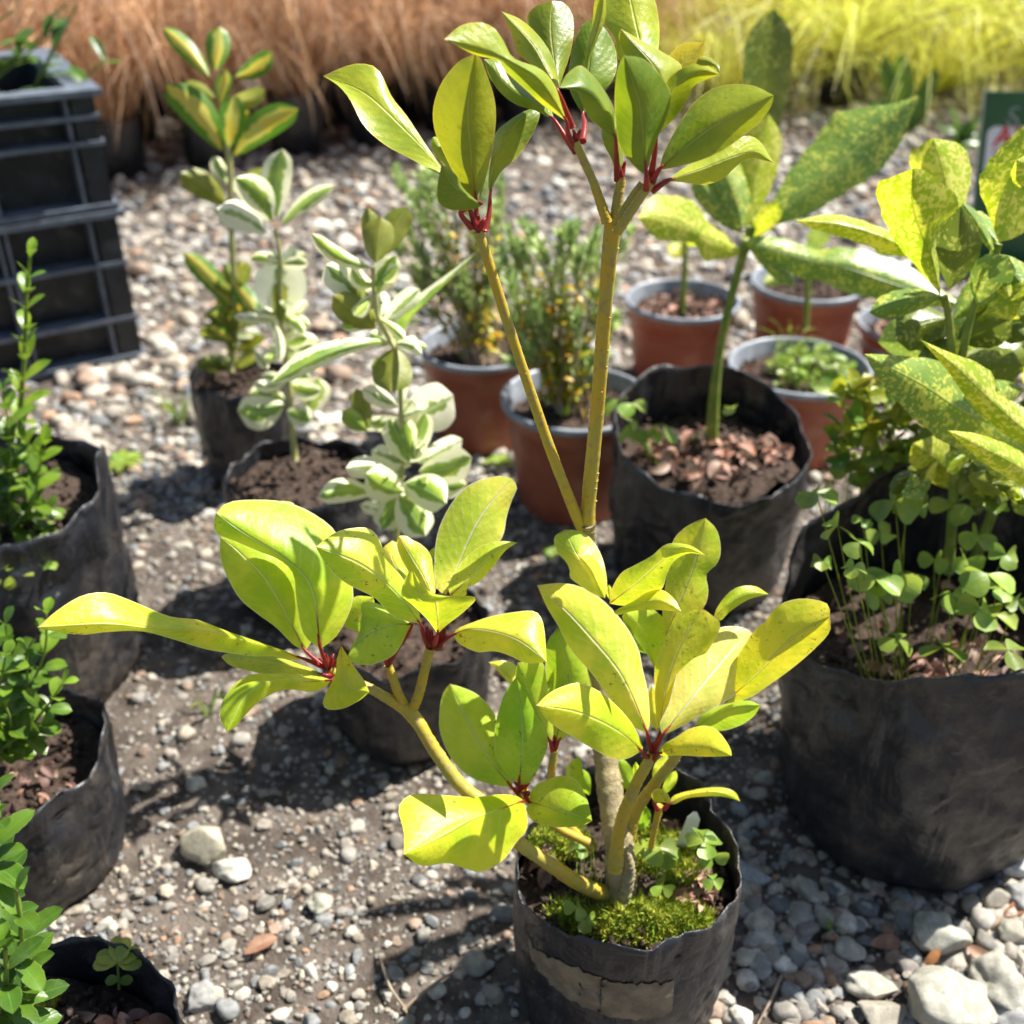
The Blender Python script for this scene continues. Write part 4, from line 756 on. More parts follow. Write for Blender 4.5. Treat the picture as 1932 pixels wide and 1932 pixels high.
bstem(right, [(1830,1080),(1900,900),(2000,700),(2080,480)], [11,10,8,6], byR+.03)
cl = []
zr = rc.z-.06
for px, py, s, oy in [(1558,968,.020,-.06),(1600,1035,.024,-.075),(1625,1030,.020,-.07),(1605,1055,.016,-.08),(1714,937,.022,.0),(1712,985,.024,-.03),(1740,990,.018,-.02),(1690,1100,.028,-.06),(1725,1095,.022,-.05),(1660,1110,.022,-.07),(1822,990,.020,-.0),(1845,1010,.018,-.0),(1865,1085,.026,-.05),(1900,1050,.018,-.03),(1890,1120,.022,-.05),(1708,1235,.022,-.085),(1895,1215,.024,-.09),(1885,1170,.022,-.06),(1790,1240,.020,-.08),(1560,1080,.012,-.08),(1800,1130,.02,-.05),(1765,1060,.018,-.0),(1925,1140,.022,-.05),(1640,1005,.014,-.05),(1680,1040,.018,.0),(1900,980,.022,.0),(1680,1170,.020,-.075),(1850,1150,.02,-.06),(1830,1065,.02,-.03)]:
    h = W(px, py, DV(rc.y+oy, py)); rx_ = max(rc.x-.075, rc.x+(h.x-rc.x)*.6+rng.uniform(-.01, .01)); cl.append(((rx_, rc.y+oy*.75, zr-.01), tuple(h+Vector((0, rng.uniform(-.01, .03), 0))), s*rng.uniform(.5, .85), 3))
clover(right, cl)
litter(rb, [(rc.x+.02, rc.y-.05, rc.z-.058, .055, 70), (rc.x, rc.y, rc.z-.058, .09, 40)], s0=.008, s1=.024)
# leafy weeds in pots and between
def weed_mound(parent, c, r, n, z0, z1, mat='weed', L0=.008, L1=.016, name='weed', wr=.6):
    mb = MB()
    for k in range(n):
        a = rng.uniform(0, 6.28); q = r*math.sqrt(rng.random()); z = rng.uniform(z0, z1)*(1-.5*(q/r)**2) if z0 > 0 else rng.uniform(z0, z1)
        b = np.array([c[0]+q*math.cos(a), c[1]+q*math.sin(a), c[2]+z]); dv = np.array([math.cos(a), math.sin(a), rng.uniform(-.2, .9)])+rng.normal(size=3)*.5
        L_ = rng.uniform(L0, L1); leaf3(mb, b, dv, np.array([0, 0, 1])+rng.normal(size=3)*.4, L_, L_*wr, rng.uniform(0, .9), .2, rnd_tint(.3), n=6, h=2)
        if k % 4 == 0: blade_strip(mb, [(c[0]+q*.5*math.cos(a), c[1]+q*.5*math.sin(a), c[2]-.005), (b+np.array([c[0], c[1], c[2]]))/2, b], .0012, (.9, .9, .8), 5)
    return mb.build(name, M[mat], parent)
weed_mound(p3, (q3.x+.015, q3.y-.005, q3.z-.015), .045, 190, 0.001, .035)
litter(p3, [(q3.x-.035, q3.y-.01, q3.z-.015, .03, 30)], s0=.01, s1=.02)
mb = MB()
for k in range(14):
    a = rng.uniform(0, 6.28); blade_strip(mb, [(q3.x-.01, q3.y+.02, q3.z-.02), (q3.x-.01+.02*math.cos(a), q3.y+.02+.02*math.sin(a), q3.z+.03), (q3.x-.01+.05*math.cos(a), q3.y+.02+.05*math.sin(a), q3.z+.05*rng.random())], .0025, (1.2, 1.1, .8))
mb.build('weed', M['weed'], p3)
litter(p1, [(q1.x, q1.y, q1.z-.014, .055, 80)], s0=.01, s1=.026); litter(p4, [(q4.x, q4.y, q4.z-.014, .05, 40)], s0=.01, s1=.02)
bstem(p1, [(1288,590),(1291,520),(1293,455)], [6,6,5], q1.y); 
for b, t, wd in [((1291,462),(1262,480),34),((1292,460),(1330,440),30)]: bleaf(p1, 'auc_y', b, t, wd, q1.y, 0, -.03)
bstem(p2, [(1520,620),(1523,560),(1523,470)], [6,6,5], q2.y-.09)
for b, t, wd in [((1523,510),(1660,555),34),((1522,500),(1440,535),30),((1524,480),(1560,420),40)]: bleaf(p2, 'auc_g', b, t, wd, q2.y-.09, 0, -.03, teeth=6)
bstem(p4, [(1722,640),(1725,540),(1728,470)], [6,5,5], q4.y)
for b, t, wd in [((1728,480),(1690,400),40),((1726,520),(1780,470),40),((1727,500),(1670,520),36)]: bleaf(p4, 'auc_d', b, t, wd, q4.y, 0, -.02, teeth=6)
g_ = G(1640, 900, 0); 
weed_patch = MB()
wr_ = empty('weed_clump', (g_.x+.02, g_.y+.02, 0), 'tangle of yellow-green weeds between the big right bag and the brown pots', 'weeds')
for k in range(420):
    px, py = rng.uniform(1575, 1830), rng.uniform(715, 900); yy = rc.y+.11+rng.uniform(0, .05); p = W(px, py, DV(yy, py))
    dv = rng.normal(size=3)+np.array([0, -.3, .3]); L_ = rng.uniform(.010, .024); leaf3(weed_patch, p, dv, np.array([0, -.3, 1])+rng.normal(size=3)*.5, L_, L_*.55, rng.uniform(0, 1), .2, np.array([(1, 1, 1), (1.5, 1.2, .5), (1.3, .9, .5), (.6, .8, .8)][rng.integers(4)])*rng.uniform(.6, 1.1), n=6, h=2)
    if k % 7 == 0: blade_strip(weed_patch, [(p.x+rng.uniform(-.02, .02), yy, .0), (p.x, yy, p.z*.6), p], .0016, (.9, .9, .6), 6)
weed_patch.build('foliage', M['weed'], wr_)

# ------------------------------------------------------------ leafy shoots of the left-hand shrubs
def shoot(ml, ms, P, by, L_, Wd, n, r=.0016, teeth=0, spread=.9, offs=0, tint=(1, 1, 1), topup=True, ob=.6, cup=.25):
    pts = [np.array(W(x, y, DV(by+offs, y))) for x, y in P]; C = cr(pts, 40); tube(ms, pts, [r, r*.8, r*.5], n=7)
    T = np.gradient(C, axis=0); T /= np.linalg.norm(T, axis=1)[:, None]; ph = rng.uniform(0, 3)
    for k in range(n):
        t = .06+.94*k/(n-1); i = min(39, int(t*39)); ax = T[i]; a0 = ph+(k % 2)*math.pi/2+rng.uniform(-.25, .25)
        e1 = np.cross(ax, [.3, .8, .1]); e1 /= np.linalg.norm(e1); e2 = np.cross(ax, e1)
        for q in (0, math.pi):
            o = math.cos(a0+q)*e1+math.sin(a0+q)*e2; up_ = spread*(1-.55*(t if topup else 0)); dv = o*up_+ax*(.75 if k < n-1 else 1.3)+rng.normal(size=3)*.1
            s = L_*rng.uniform(.75, 1.1)*(1-.35*max(0, t-.8)/.2); tn = np.array(tint)*rng.uniform(.85, 1.15)*(1+.9*max(0, t-.7) if t > .7 else 1)
            leaf3(ml, C[i], dv, ax*1.0-o*.2+np.array([0, 0, .3]), s, s*Wd, rng.uniform(.1, .8), cup, tn, n=9 if not teeth else 14, ob=ob, teeth=teeth)
ml, ms = MB(), MB()
shoot(ml, ms, [(20,985),(33,868),(40,751),(47,651),(50,551),(57,485)], c4.y+.01, .026, .46, 17, .0026, tint=(1.5,1.35,1), spread=.8)
for P, n_ in [([(10,990),(20,900),(15,800),(5,740)],9),([(20,1000),(60,950),(75,880),(85,840)],7),([(0,990),(-20,900),(-30,800)],8),([(30,1000),(50,930),(55,860),(45,800)],8),([(10,1010),(40,985),(90,960)],6),([(0,1010),(0,940),(30,880)],7)]:
    shoot(ml, ms, P, c4.y-.02+rng.uniform(-.03, .03), .026, .52, n_, .0015, tint=(1.2,1.15,1))
ml.build('foliage', M['box'], l4); ms.build('stem', M['greenstem'], l4)
weed_mound(b4, (c4.x+.05, c4.y-.05, c4.z-.028), .05, 60, .001, .012, 'weed', .006, .012, wr=.8); litter(b4, [(c4.x+.05, c4.y-.05, c4.z-.028, .045, 40)], s0=.008, s1=.02)
ml, ms = MB(), MB()
for P, n_, o_ in [([(-10,1420),(20,1350),(60,1290),(85,1225),(88,1160)],9,-.01),([(-10,1420),(10,1330),(20,1250),(10,1180)],9,0),([(0,1430),(50,1380),(90,1330),(118,1290)],7,-.03),([(-20,1400),(-10,1300),(-15,1200)],8,.01),([(0,1430),(30,1370),(50,1300),(50,1230)],8,-.02),([(-10,1430),(20,1400),(55,1380),(80,1370)],6,-.04),([(0,1440),(20,1400),(20,1360),(10,1330)],6,-.04),([(-30,1420),(-20,1350),(0,1290),(10,1240)],8,-.03)]:
    shoot(ml, ms, P, c5.y+.0, .0205, .6, n_, .0013, offs=o_, tint=(1,1,1), ob=.66, spread=1.1)
ml.build('foliage', M['box'], l5); ms.build('stem', M['greenstem'], l5)
litter(b5, [(c5.x+.02, c5.y-.03, c5.z-.018, .04, 40)], s0=.006, s1=.014)
ml, ms = MB(), MB()
for P, n_, o_ in [([(-60,1960),(-45,1850),(-30,1720),(-12,1600),(-15,1500)],12,0),([(-40,1960),(0,1900),(25,1830),(40,1760),(30,1680)],8,-.02),([(-40,1950),(-30,1800),(-30,1650),(-20,1540)],11,.0),([(-40,1980),(-10,1920),(10,1860),(10,1790)],7,-.03),([(-20,1980),(15,1930),(40,1880),(50,1830)],6,-.02)]:
    shoot(ml, ms, P, c6.y-.01, .025, .42, n_, .0018, teeth=7, offs=o_, tint=(1.0,1.0,1), spread=1.05, ob=.55)
ml.build('foliage', M['toothed'], l6); ms.build('stem', M['greenstem'], l6)
p = S_(225, 1865, c6.z-.03); ms2 = MB(); ml2 = MB()
hh = W(222, 1815, DV(p.y, 1815)); tube(ms2, [p, hh], [.0009, .0007], n=6); nrm = np.array([0, -.3, 1])
for a, e in [(2.6,.3),(1.7,.8),(.6,.7),(1.2,1.2),(-.3,.2),(3.4,.1)]: leaf3(ml2, hh, (math.cos(a), math.sin(a)*.5, e*.6), nrm, .014, .0085, .3, .2, (1.4,1.1,1.2), n=14, teeth=5)
for a in (.2, 3.0): leaf3(ml2, p+(hh-p)*.3, (math.cos(a), .0, .1), nrm, .008, .006, .3, .2, (1.2,1.1,1.1))
ml2.build('weed', M['weed'], l6); ms2.build('weed_stem', M['greenstem'], l6)
litter(b6, [(c6.x+.03, c6.y+.01, c6.z-.03, .045, 60), (c6.x+.045, c6.y+.0, c6.z-.028, .02, 18)], s0=.010, s1=.022)
p_ = S_(78, 1895, c6.z-.028); moss_patch(b6, [(p_.x, p_.y, p_.z, .008, .006, .005, 350)])

# ------------------------------------------------------------ needle-leaved plants in the two brown pots
def needle_plant(root, c, box, n, by, seed):
    ml, ms, mo = MB(), MB(), MB(); x0, x1, y0, y1 = box
    for k in range(n):
        hx = rng.uniform(x0, x1); hy = y0+(y1-y0)*rng.random()**1.2; h = np.array(W(hx, hy, DV(by+rng.uniform(-.05, .05), hy)))
        a = rng.uniform(0, 6.28); b = np.array([c.x+.02*math.cos(a), c.y+.02*math.sin(a), c.z-.02]); m_ = b*.5+h*.5+np.array([0, 0, .015])+rng.normal(size=3)*.008
        C = cr([b, m_, h], 24); tube(ms, [b, m_, h], [.0012, .001, .0007], n=5)
        T = np.gradient(C, axis=0); T /= np.linalg.norm(T, axis=1)[:, None]
        for q in range(64):
            i = int(24*(1-(.16*rng.random() if q < 44 else .5*rng.random())))-1; f_ = (i/23-.55)/.45; o = rng.normal(size=3); o /= np.linalg.norm(o); dv = o*.8+T[i]*1.0
            L_ = rng.uniform(.010, .018); leaf3(ml, C[i], dv, o+T[i], L_, .0034, .3, .2, np.array((1, 1, 1))*rng.uniform(.7, 1.35)*(.8+.35*max(0, f_)), n=4, h=1)
        for q in range(10):
            i = rng.integers(3, 18); o = rng.normal(size=3); leaf3(mo, C[i], o+T[i]*.5, T[i], rng.uniform(.010, .018), .007, .6, .3, [(1.4, 1.1, .5), (1.4, .8, .3), (.9, 1, .6)][rng.integers(3)], n=5, h=1)
    ml.build('foliage', M['sedge'], root); ms.build('stem', M['twig'], root); mo.build('old_foliage', M['varieg_y'], root)
needle_plant(p6, q6, (725,955,290,560), 46, q6.y, 1)
needle_plant(p5, q5, (935,1195,410,690), 52, q5.y, 2)
for k, (px, py) in enumerate([(885,590),(860,560)]): pass

# ------------------------------------------------------------ stack of black crates
CR = Vector((-.531, 1.492, 0)); UU = Vector((-.867, -.498, 0)); BB = Vector((-.498, .867, 0))
def box_uv(mb, u0, u1, b0, b1, z0, z1):
    P = [CR+UU*u+BB*b+Vector((0, 0, z)) for z in (z0, z1) for (u, b) in ((u0, b0), (u1, b0), (u1, b1), (u0, b1))]
    V = [list(p) for p in P]; mb.add(V, np.array([[0, 3, 2, 1], [4, 5, 6, 7], [0, 1, 5, 4], [1, 2, 6, 5], [2, 3, 7, 6], [3, 0, 4, 7]]))
def crate(z0, H, mids, label, gap=(.03,)):
    r = empty('crate', tuple(CR+UU*.25+BB*.17+Vector((0, 0, z0))), label, 'crate', 'stacked black plastic crates'); LN, DP = .50, .34; e = .0006
    w_ = MB(); ins = .034
    box_uv(w_, ins, LN-ins, ins, ins+.003, z0+.004, z0+H-.004); box_uv(w_, ins, LN-ins, DP-ins-.003, DP-ins, z0+.004, z0+H-.004)
    box_uv(w_, ins, ins+.003, ins+.003+e, DP-ins-.003-e, z0+.004, z0+H-.004); box_uv(w_, LN-ins-.003, LN-ins, ins+.003+e, DP-ins-.003-e, z0+.004, z0+H-.004)
    w_.build('crate_wall', M['crate'], r, smooth=False)
    f_ = MB(); box_uv(f_, ins+.004, LN-ins-.004, ins+.004, DP-ins-.004, z0+.006, z0+.010); f_.build('crate_floor', M['crate'], r, smooth=False)
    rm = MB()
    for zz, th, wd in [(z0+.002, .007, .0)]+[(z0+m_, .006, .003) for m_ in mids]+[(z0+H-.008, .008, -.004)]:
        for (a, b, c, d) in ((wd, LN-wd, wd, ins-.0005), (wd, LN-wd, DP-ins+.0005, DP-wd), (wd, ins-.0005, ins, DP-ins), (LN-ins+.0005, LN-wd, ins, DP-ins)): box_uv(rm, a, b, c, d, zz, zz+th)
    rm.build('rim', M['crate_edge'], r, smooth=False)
    for ua, ub in ((.006, .036), (LN-.036, LN-.006)):
        for ba, bb in ((.006, .0332), (DP-.0332, DP-.006)):
            cp = MB(); box_uv(cp, ua, ub, ba, bb, z0+.0095, z0+H-.009); cp.build('corner_post', M['crate'], r, smooth=False)
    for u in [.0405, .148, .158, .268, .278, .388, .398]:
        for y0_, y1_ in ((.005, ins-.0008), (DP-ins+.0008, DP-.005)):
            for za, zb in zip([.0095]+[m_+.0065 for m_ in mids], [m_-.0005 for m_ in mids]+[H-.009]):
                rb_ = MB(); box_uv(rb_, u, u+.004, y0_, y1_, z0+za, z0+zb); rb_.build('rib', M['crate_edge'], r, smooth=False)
    return r
crate(.004, .2175, [.060, .140], 'lowest black plastic crate, resting on the stones at the left edge')
crate(.2225, .1555, [.085, .118], 'topmost black plastic crate, holding small leafy seedlings')
# seedlings inside the top crate
for i, (px, py, hpx, hpy, lb) in enumerate([(30,260,25,20,'leafy green seedling in the top crate, nearest the left edge'),(85,230,85,60,'leafy green seedling in the middle of the top crate, the lowest of the three'),(140,200,145,10,'tall green seedling in the top crate, nearest its corner')]):
    b = CR+UU*(.36-.13*i)+BB*.16+Vector((0, 0, .2345)); r = empty('seedling', tuple(b), lb, 'seedling', 'seedlings in the top crate')
    mb = MB(); rr = [.030, .034, .036, .033, .030]; zz = [.0, .03, .075, .074, .06]; m = 28
    mb.add([(b.x+q*math.cos(2*math.pi*j/m), b.y+q*math.sin(2*math.pi*j/m), b.z+z) for q, z in zip([.001]+rr, [.0]+zz) for j in range(m)], grid_faces(6, m, True)); mb.build('grow_bag', M['bag'], r)
    soil_disc(r, (b.x, b.y), .030, .030, b.z+.062, crumbs=20)
    ml, ms = MB(), MB(); hh = W(hpx, hpy, DV(b.y, hpy))
    base = np.array([b.x, b.y, b.z+.06]); 
    for q in range(3):
        e = np.array(hh)+rng.normal(size=3)*np.array([.03, .02, .02])*(q > 0)-np.array([0, 0, .03*q]); C = cr([base, (base+e)/2+rng.normal(size=3)*.005, e], 20); tube(ms, [base, (base+e)/2, e], [.0022, .0014], n=6)
        for k in range(9):
            ii = 4+int(15*k/8); a = k*2.4+q; dv = (math.cos(a), math.sin(a), rng.uniform(.1, .8) if k < 8 else 1.5)
            L_ = rng.uniform(.035, .055); leaf3(ml, C[ii], dv, (0, 0, 1), L_, L_*.38, rng.uniform(.2, .9), .25, np.array((1.0, .95, 1.1))*rng.uniform(.7, 1.3))
    ml.build('foliage', M['toothed'], r); ms.build('stem', M['greenstem'], r)

# ------------------------------------------------------------ grasses in the background
def grass_mesh(n, h, spread, w_, seed, droop):
    mb = MB()
    for k in range(n):
        a = rng.uniform(0, 6.28); q = rng.uniform(0, .03); b = np.array([q*math.cos(a), q*math.sin(a), 0]); a2 = a+rng.normal()*.5
        Hh = h*rng.uniform(.55, 1.1); sp = spread*rng.uniform(.2, 1.15); dr = droop*rng.uniform(.2, 1.2)
        o = np.array([math.cos(a2), math.sin(a2), 0]); cu = np.array([-o[1], o[0], 0])*rng.normal()*.06
        P = [b, b+o*sp*.30+np.array([0, 0, Hh*.6]), b+o*sp*.66+cu*.5+np.array([0, 0, Hh*.92]), b+o*sp+cu+np.array([0, 0, Hh*(1-dr)])]
        c = np.array((1, 1, 1))*rng.uniform(.3, 1.5); c = c*np.array([(1, 1, 1), (1.15, 1.1, .95), (.8, .7, .65), (1.25, 1.3, 1.3)][rng.integers(4)])
        blade_strip(mb, P, w_*rng.uniform(.7, 1.3), np.clip(c, .15, 1.9), 9)
    return mb
def clump(kind, i, x, y, hz, label, grp, rot, sc=1., bagged=True):
    r = empty('potted_sedge', (x, y, 0), label, 'grass plant', grp); r.rotation_euler.z = rot; r.scale = (sc, sc, sc)
    src = GV[kind][i % len(GV[kind])]
    for nm, (me_, z_) in src.items():
        if nm == 'grow_bag' and not bagged: continue
        o = bpy.data.objects.new(nm, me_); COL.objects.link(o); o.parent = r; o.location = (0, 0, z_ if nm == 'foliage' and bagged else 0)
GV = {'b': [], 'y': []}
for kind, nv in (('b', 3), ('y', 3)):
    for i in range(nv):
        mb = grass_mesh(620, .36, .41, .0028, i, .80) if kind == 'b' else grass_mesh(420, .27, .70, .0038, i, 1.0)
        o = mb.build('foliage', M['bronze' if kind == 'b' else 'ygrass']); me_ = o.data; bpy.data.objects.remove(o)
        b = MB(); m = 40; V = []
        for t, q in [(0, .001), (0, .05), (.03, .056), (.5, .062), (.97, .062), (1, .063), (.995, .061), (.85, .059), (.82, .001)]:
            for j in range(m):
                a = 2*math.pi*j/m; k_ = 1+.12*noise.fractal(Vector((math.cos(a)*1.6, math.sin(a)*1.6, t*1.5+i*4)), 1, 2, 3); V.append((q*k_*math.cos(a), q*k_*math.sin(a), t*.13))
        b.add(V, grid_faces(9, m, True)); o = b.build('grow_bag', M['bag']); mg = o.data; bpy.data.objects.remove(o)
        GV[kind].append({'foliage': (me_, .11), 'grow_bag': (mg, 0)})
rowsB = [(-1.30,2.35),(-1.08,2.42),(-.87,2.50),(-.69,2.58),(-.51,2.70),(-.34,2.78),(-.16,2.88),(.03,2.98),(.20,3.10)]
first = ['bronze grass clump in the front row, leftmost behind the crates','bronze grass clump in the front row, second from the left','bronze grass clump spilling over the pale dusty bag beside the crates','bronze grass clump in the front row behind the yellow-leaved shrub','bronze grass clump in the pair of shiny bags right of the yellow-leaved shrub','bronze grass clump with the second shiny bag, just left of the pale leaf tip','bronze grass clump directly behind the left leaf cluster of the front shrub','bronze grass clump behind the gap between the two top leaf clusters','bronze grass clump at the right end of the front row']
for k, (x, y) in enumerate(rowsB): clump('b', k, x, y, 0, first[k], 'bronze grasses in bags', rng.uniform(0, 6), rng.uniform(.92, 1.08))
for rr_ in range(1, 4):
    for k, (x, y) in enumerate(rowsB):
        clump('b', k+rr_, x+.08*(rr_ % 2)+rng.uniform(-.03, .03)-.12*rr_*(k < 4), y+.27*rr_+rng.uniform(-.03, .03), 0, 'bronze grass clump in the %s row of bronze grasses' % ['', 'second', 'third', 'hindmost'][rr_], 'bronze grasses, %s row' % ['', 'second', 'third', 'hindmost'][rr_], rng.uniform(0, 6), rng.uniform(.95, 1.2))
ys = [(.62,3.30),(.92,3.22),(1.2,3.35),(1.5,3.20),(1.78,3.4),(.45,3.55),(.78,3.62),(1.1,3.7),(1.42,3.66),(1.75,3.8),(.5,3.95),(.85,4.0),(1.2,4.1),(1.6,4.1),(2.0,4.0)]
yl = ['yellow grass clump at the left end of its front row, behind the dark pointed leaf','yellow grass clump second from the left in the front row','yellow grass clump in the middle of the front row, behind the big spotted leaf','yellow grass clump in the front row, second from the right','yellow grass clump at the right end of the front row, above the green sign']
for k, (x, y) in enumerate(ys):
    clump('y', k, x, y, 0, yl[k] if k < 5 else 'yellow grass clump in the %s row of yellow grasses' % ('second' if k < 10 else 'hindmost'), 'yellow grasses in front' if k < 5 else 'yellow grasses, second row' if k < 10 else 'yellow grasses, hindmost row', rng.uniform(0, 6), rng.uniform(.9, 1.1), k >= 5 or k in (1, 3))

# ------------------------------------------------------------ sign, leafy plant and red flower in the background
sy = 1.90
def WS(px, py): return W(px, py, DV(sy, py))
a = WS(1860, 173); zt = a.z; x0 = a.x; b = WS(1838, 381); lean = (x0-b.x)/(zt-b.z); wS = .20
sign = empty('sign', (x0-lean*zt+wS/2, sy, 0), 'green plastic plant sign with a white box and red lettering, at the right edge', 'sign')
def sbox(z0, z1, u0, u1, y0, y1, name, mat, r=0):
    mb = MB(); n = 8; P = []
    if r:
        for cx, cz, s in ((u1-r, z1-r, 0), (u0+r, z1-r, 1), (u0+r, z0+r, 2), (u1-r, z0+r, 3)):
            for k in range(n): an = s*math.pi/2+k/(n-1)*math.pi/2; P.append((cx+r*math.cos(an), cz+r*math.sin(an)))
    else: P = [(u1, z1), (u0, z1), (u0, z0), (u1, z0)]
    m = len(P); V = [(x0+u-lean*(zt-z), y, z) for y in (y0, y1) for u, z in P]
    mb.add(V, np.array([[j, (j+1) % m, m+(j+1) % m, m+j] for j in range(m)]))
    c0 = len(V); mid_ = np.mean(np.array(V)[:m], 0); mb.add([*map(list, V[:m]), list(mid_)], np.array([[j, (j+1) % m, m] for j in range(m)])); mid2 = np.mean(np.array(V)[m:], 0)
    mb.add([*map(list, V[m:]), list(mid2)], np.array([[(j+1) % m, j, m] for j in range(m)]))
    return mb.build(name, M[mat], sign, smooth=False)
sbox(0, zt, 0, wS, sy, sy+.003, 'sign_board', 'signgreen'); sbox(.002, zt+.002, -.0025, -.0001, sy-.001, sy+.004, 'frame', 'signgrey')
def su(px): return None
zA, zB = WS(1870, 238).z, WS(1862, 335).z; uA = WS(1859, 285).x-x0+lean*(zt-(zA+zB)/2)
sbox(zB, zA, uA, wS-.006, sy-.0016, sy-.0003, 'sign_panel', 'signwhite', .014)
tcu = bpy.data.curves.new('lettering', 'FONT'); tcu.body = 'Al'; tcu.size = .046; tcu.extrude = .0006; tcu.offset = .0008
to = bpy.data.objects.new('lettering', tcu); COL.objects.link(to); bpy.context.view_layer.update()
me_ = bpy.data.meshes.new_from_object(to.evaluated_get(bpy.context.evaluated_depsgraph_get())); bpy.data.objects.remove(to)
me_.materials.clear(); me_.materials.append(M['red']); lt = bpy.data.objects.new('lettering', me_); COL.objects.link(lt); lt.parent = sign
pA = WS(1872, 275); lt.location = pA-Vector(sign.location)+Vector((0, -.0022, 0)); lt.rotation_euler = (R(90), 0, 0)
zu = WS(1872, 284).z; uu = WS(1871, 284).x-x0+lean*(zt-zu); sbox(zu-.0025, zu, uu, uu+.055, sy-.0026, sy-.0017, 'underline', 'red')
mb = MB(); pts = [WS(1898, 232), WS(1908, 240), WS(1919, 234), WS(1915, 222), WS(1906, 214), WS(1912, 203), WS(1924, 204)]
tube(mb, [q+Vector((0, -.0012, 0)) for q in pts], [.0012, .002, .002, .0012], n=6); tube(mb, [q+Vector((0, -.0012, 0)) for q in (WS(1896, 224), WS(1903, 228), WS(1908, 240))], [.0008, .0016, .001], n=6)
mb.build('emblem', M['signgrey'], sign)
bk = G(1712, 262, 0); far_plant = empty('leafy_plant', tuple(bk), 'dark green broad-leaved plant beneath the yellow grasses', 'plant')
for b, t, wd, tn in [((1705,250),(1702,98),44,(1.4,1.3,1)),((1695,250),(1668,104),30,(.9,.9,.9)),((1715,250),(1768,128),32,(.8,.8,.8)),((1700,250),(1640,190),30,(.9,1,.9)),((1710,255),(1750,190),26,(.7,.7,.7))]:
    bleaf(far_plant, 'toothed', b, t, wd, bk.y, 0, .02, tint=tn)
bstem(far_plant, [(1708,262),(1708,235)], [4,3], bk.y)
bk2 = G(1800, 300, 0); fp2 = empty('leafy_plant', tuple(bk2), 'small dark green plant close to the left of the green sign', 'plant')
mb = MB()
for k in range(16):
    a = rng.uniform(-.3, 3.4); leaf3(mb, (bk2.x, bk2.y, .02+.04*rng.random()), (math.cos(a), rng.uniform(-.5, .5), math.sin(a)*.9+.3), (0, -.4, 1), rng.uniform(.04, .07), .024, .4, .2, rnd_tint(.3))
mb.build('foliage', M['toothed'], fp2)
fr = G(1928, 150, 0); fl = empty('flower', tuple(fr), 'small red flower on the ground near the top right corner', 'flower')
mb = MB(); hd = W(1927, 116, DV(fr.y, 116)); tube(mb, [fr, hd], [.001, .001], n=5); mb.build('stem', M['greenstem'], fl)
mb = MB()
for k in range(14):
    a = k*2.4; leaf3(mb, hd, (math.cos(a), math.sin(a), .3+.6*rng.random()), (0, 0, 1), .022, .018, .6, .3, (1, 1, 1))
mb.build('petals', M['red'], fl)

# ------------------------------------------------------------ stones, gravel, dry leaves, ground weeds
def stone_thing(px, py, wp, hp, tint, label, seed, idx):
    p = G(px, py+hp*.15, 0); d = (p-Vector((0, 0, CAMZ))).length*.97; wd = wp*d/F; hd_ = hp*d/F
    sh, f = STONE3; q = sh[idx % len(sh)]; s = np.array([wd/2, max(wd*.35, hd_*.52), min(wd, hd_)*.36])/1.0
    a = rng.uniform(-.5, .5); v = q*s; c, d2 = math.cos(a), math.sin(a); v = np.stack([v[:, 0]*c-v[:, 1]*d2, v[:, 0]*d2+v[:, 1]*c, v[:, 2]], 1)
    mb = MB(); mb.add(v+np.array([p.x, p.y, s[2]*.75]), f, None, np.array(tint)*.5)
    tag(mb.build('stone', M['pebble'], None, loc=(p.x, p.y, 0)), label, 'stone', 'larger stones on the gravel')
pale, grey, tan_, wht = (.44,.43,.37), (.34,.34,.34), (.40,.37,.31), (.60,.60,.59)
for i, (px, py, wp, hp, tn, lb) in enumerate([(1773,1900,165,115,pale,'largest pale boulder-like stone at the bottom edge, right of the front bag'),(1876,1850,92,130,pale,'tall oval pale stone standing near the bottom right corner'),(1769,1772,92,88,(.46,.46,.40),'rough speckled grey-green stone below the wide right bag'),
    (1906,1632,64,66,wht,'smooth white stone touching the wide bag at the right edge'),(1872,1696,52,50,tan_,'tan oval stone just below the smooth white stone'),(1915,1690,48,52,grey,'grey stone at the right edge below the smooth white stone'),(1640,1866,84,56,pale,'pale flat-topped stone left of the largest bottom stone'),
    (1660,1915,84,64,tan_,'tan stone cut by the bottom edge, left of the largest stone'),(1594,1795,58,46,pale,'pale stone with a notch beside the green grass blade'),(1900,1922,90,56,grey,'grey stone in the bottom right corner'),(1911,1768,58,54,(.40,.38,.32),'brownish stone at the right edge above the tall oval stone'),
    (380,1888,56,58,grey,'round grey stone at the bottom, left of centre'),(394,1596,100,84,(.50,.46,.36),'large angular cream stone on the gravel left of the big low leaf'),(438,1642,72,46,(.56,.55,.49),'smooth whitish stone just below the angular cream stone'),
    (1434,1822,48,56,grey,'grey oval stone right beside the front bag'),(1418,1650,64,38,(.42,.44,.46),'flat bluish stone against the rim of the front bag'),(1524,1682,40,66,(.5,.48,.42),'narrow pale stone in the shade of the wide right bag'),(604,1706,46,48,(.52,.52,.44),'pale wedge-shaped stone below the big low leaf')]):
    stone_thing(px, py, wp, hp, tn, lb, i, i)
for x, y, r_ in [(c4.x, c4.y, .10), (c5.x, c5.y, .065), (c6.x, c6.y, .06)]: bag_keep.append((x, y, r_))
gv = MB()
patch = lambda x, y: .30+.9*max(0, noise.fractal(Vector((x*3.2, y*3.2, 5)), 1, 2, 3)+.45)
scatter(gv, *STONE1, 15000, (-.75, .75), (.30, 1.35), (.0012, .0035), 1.2, dens=patch)
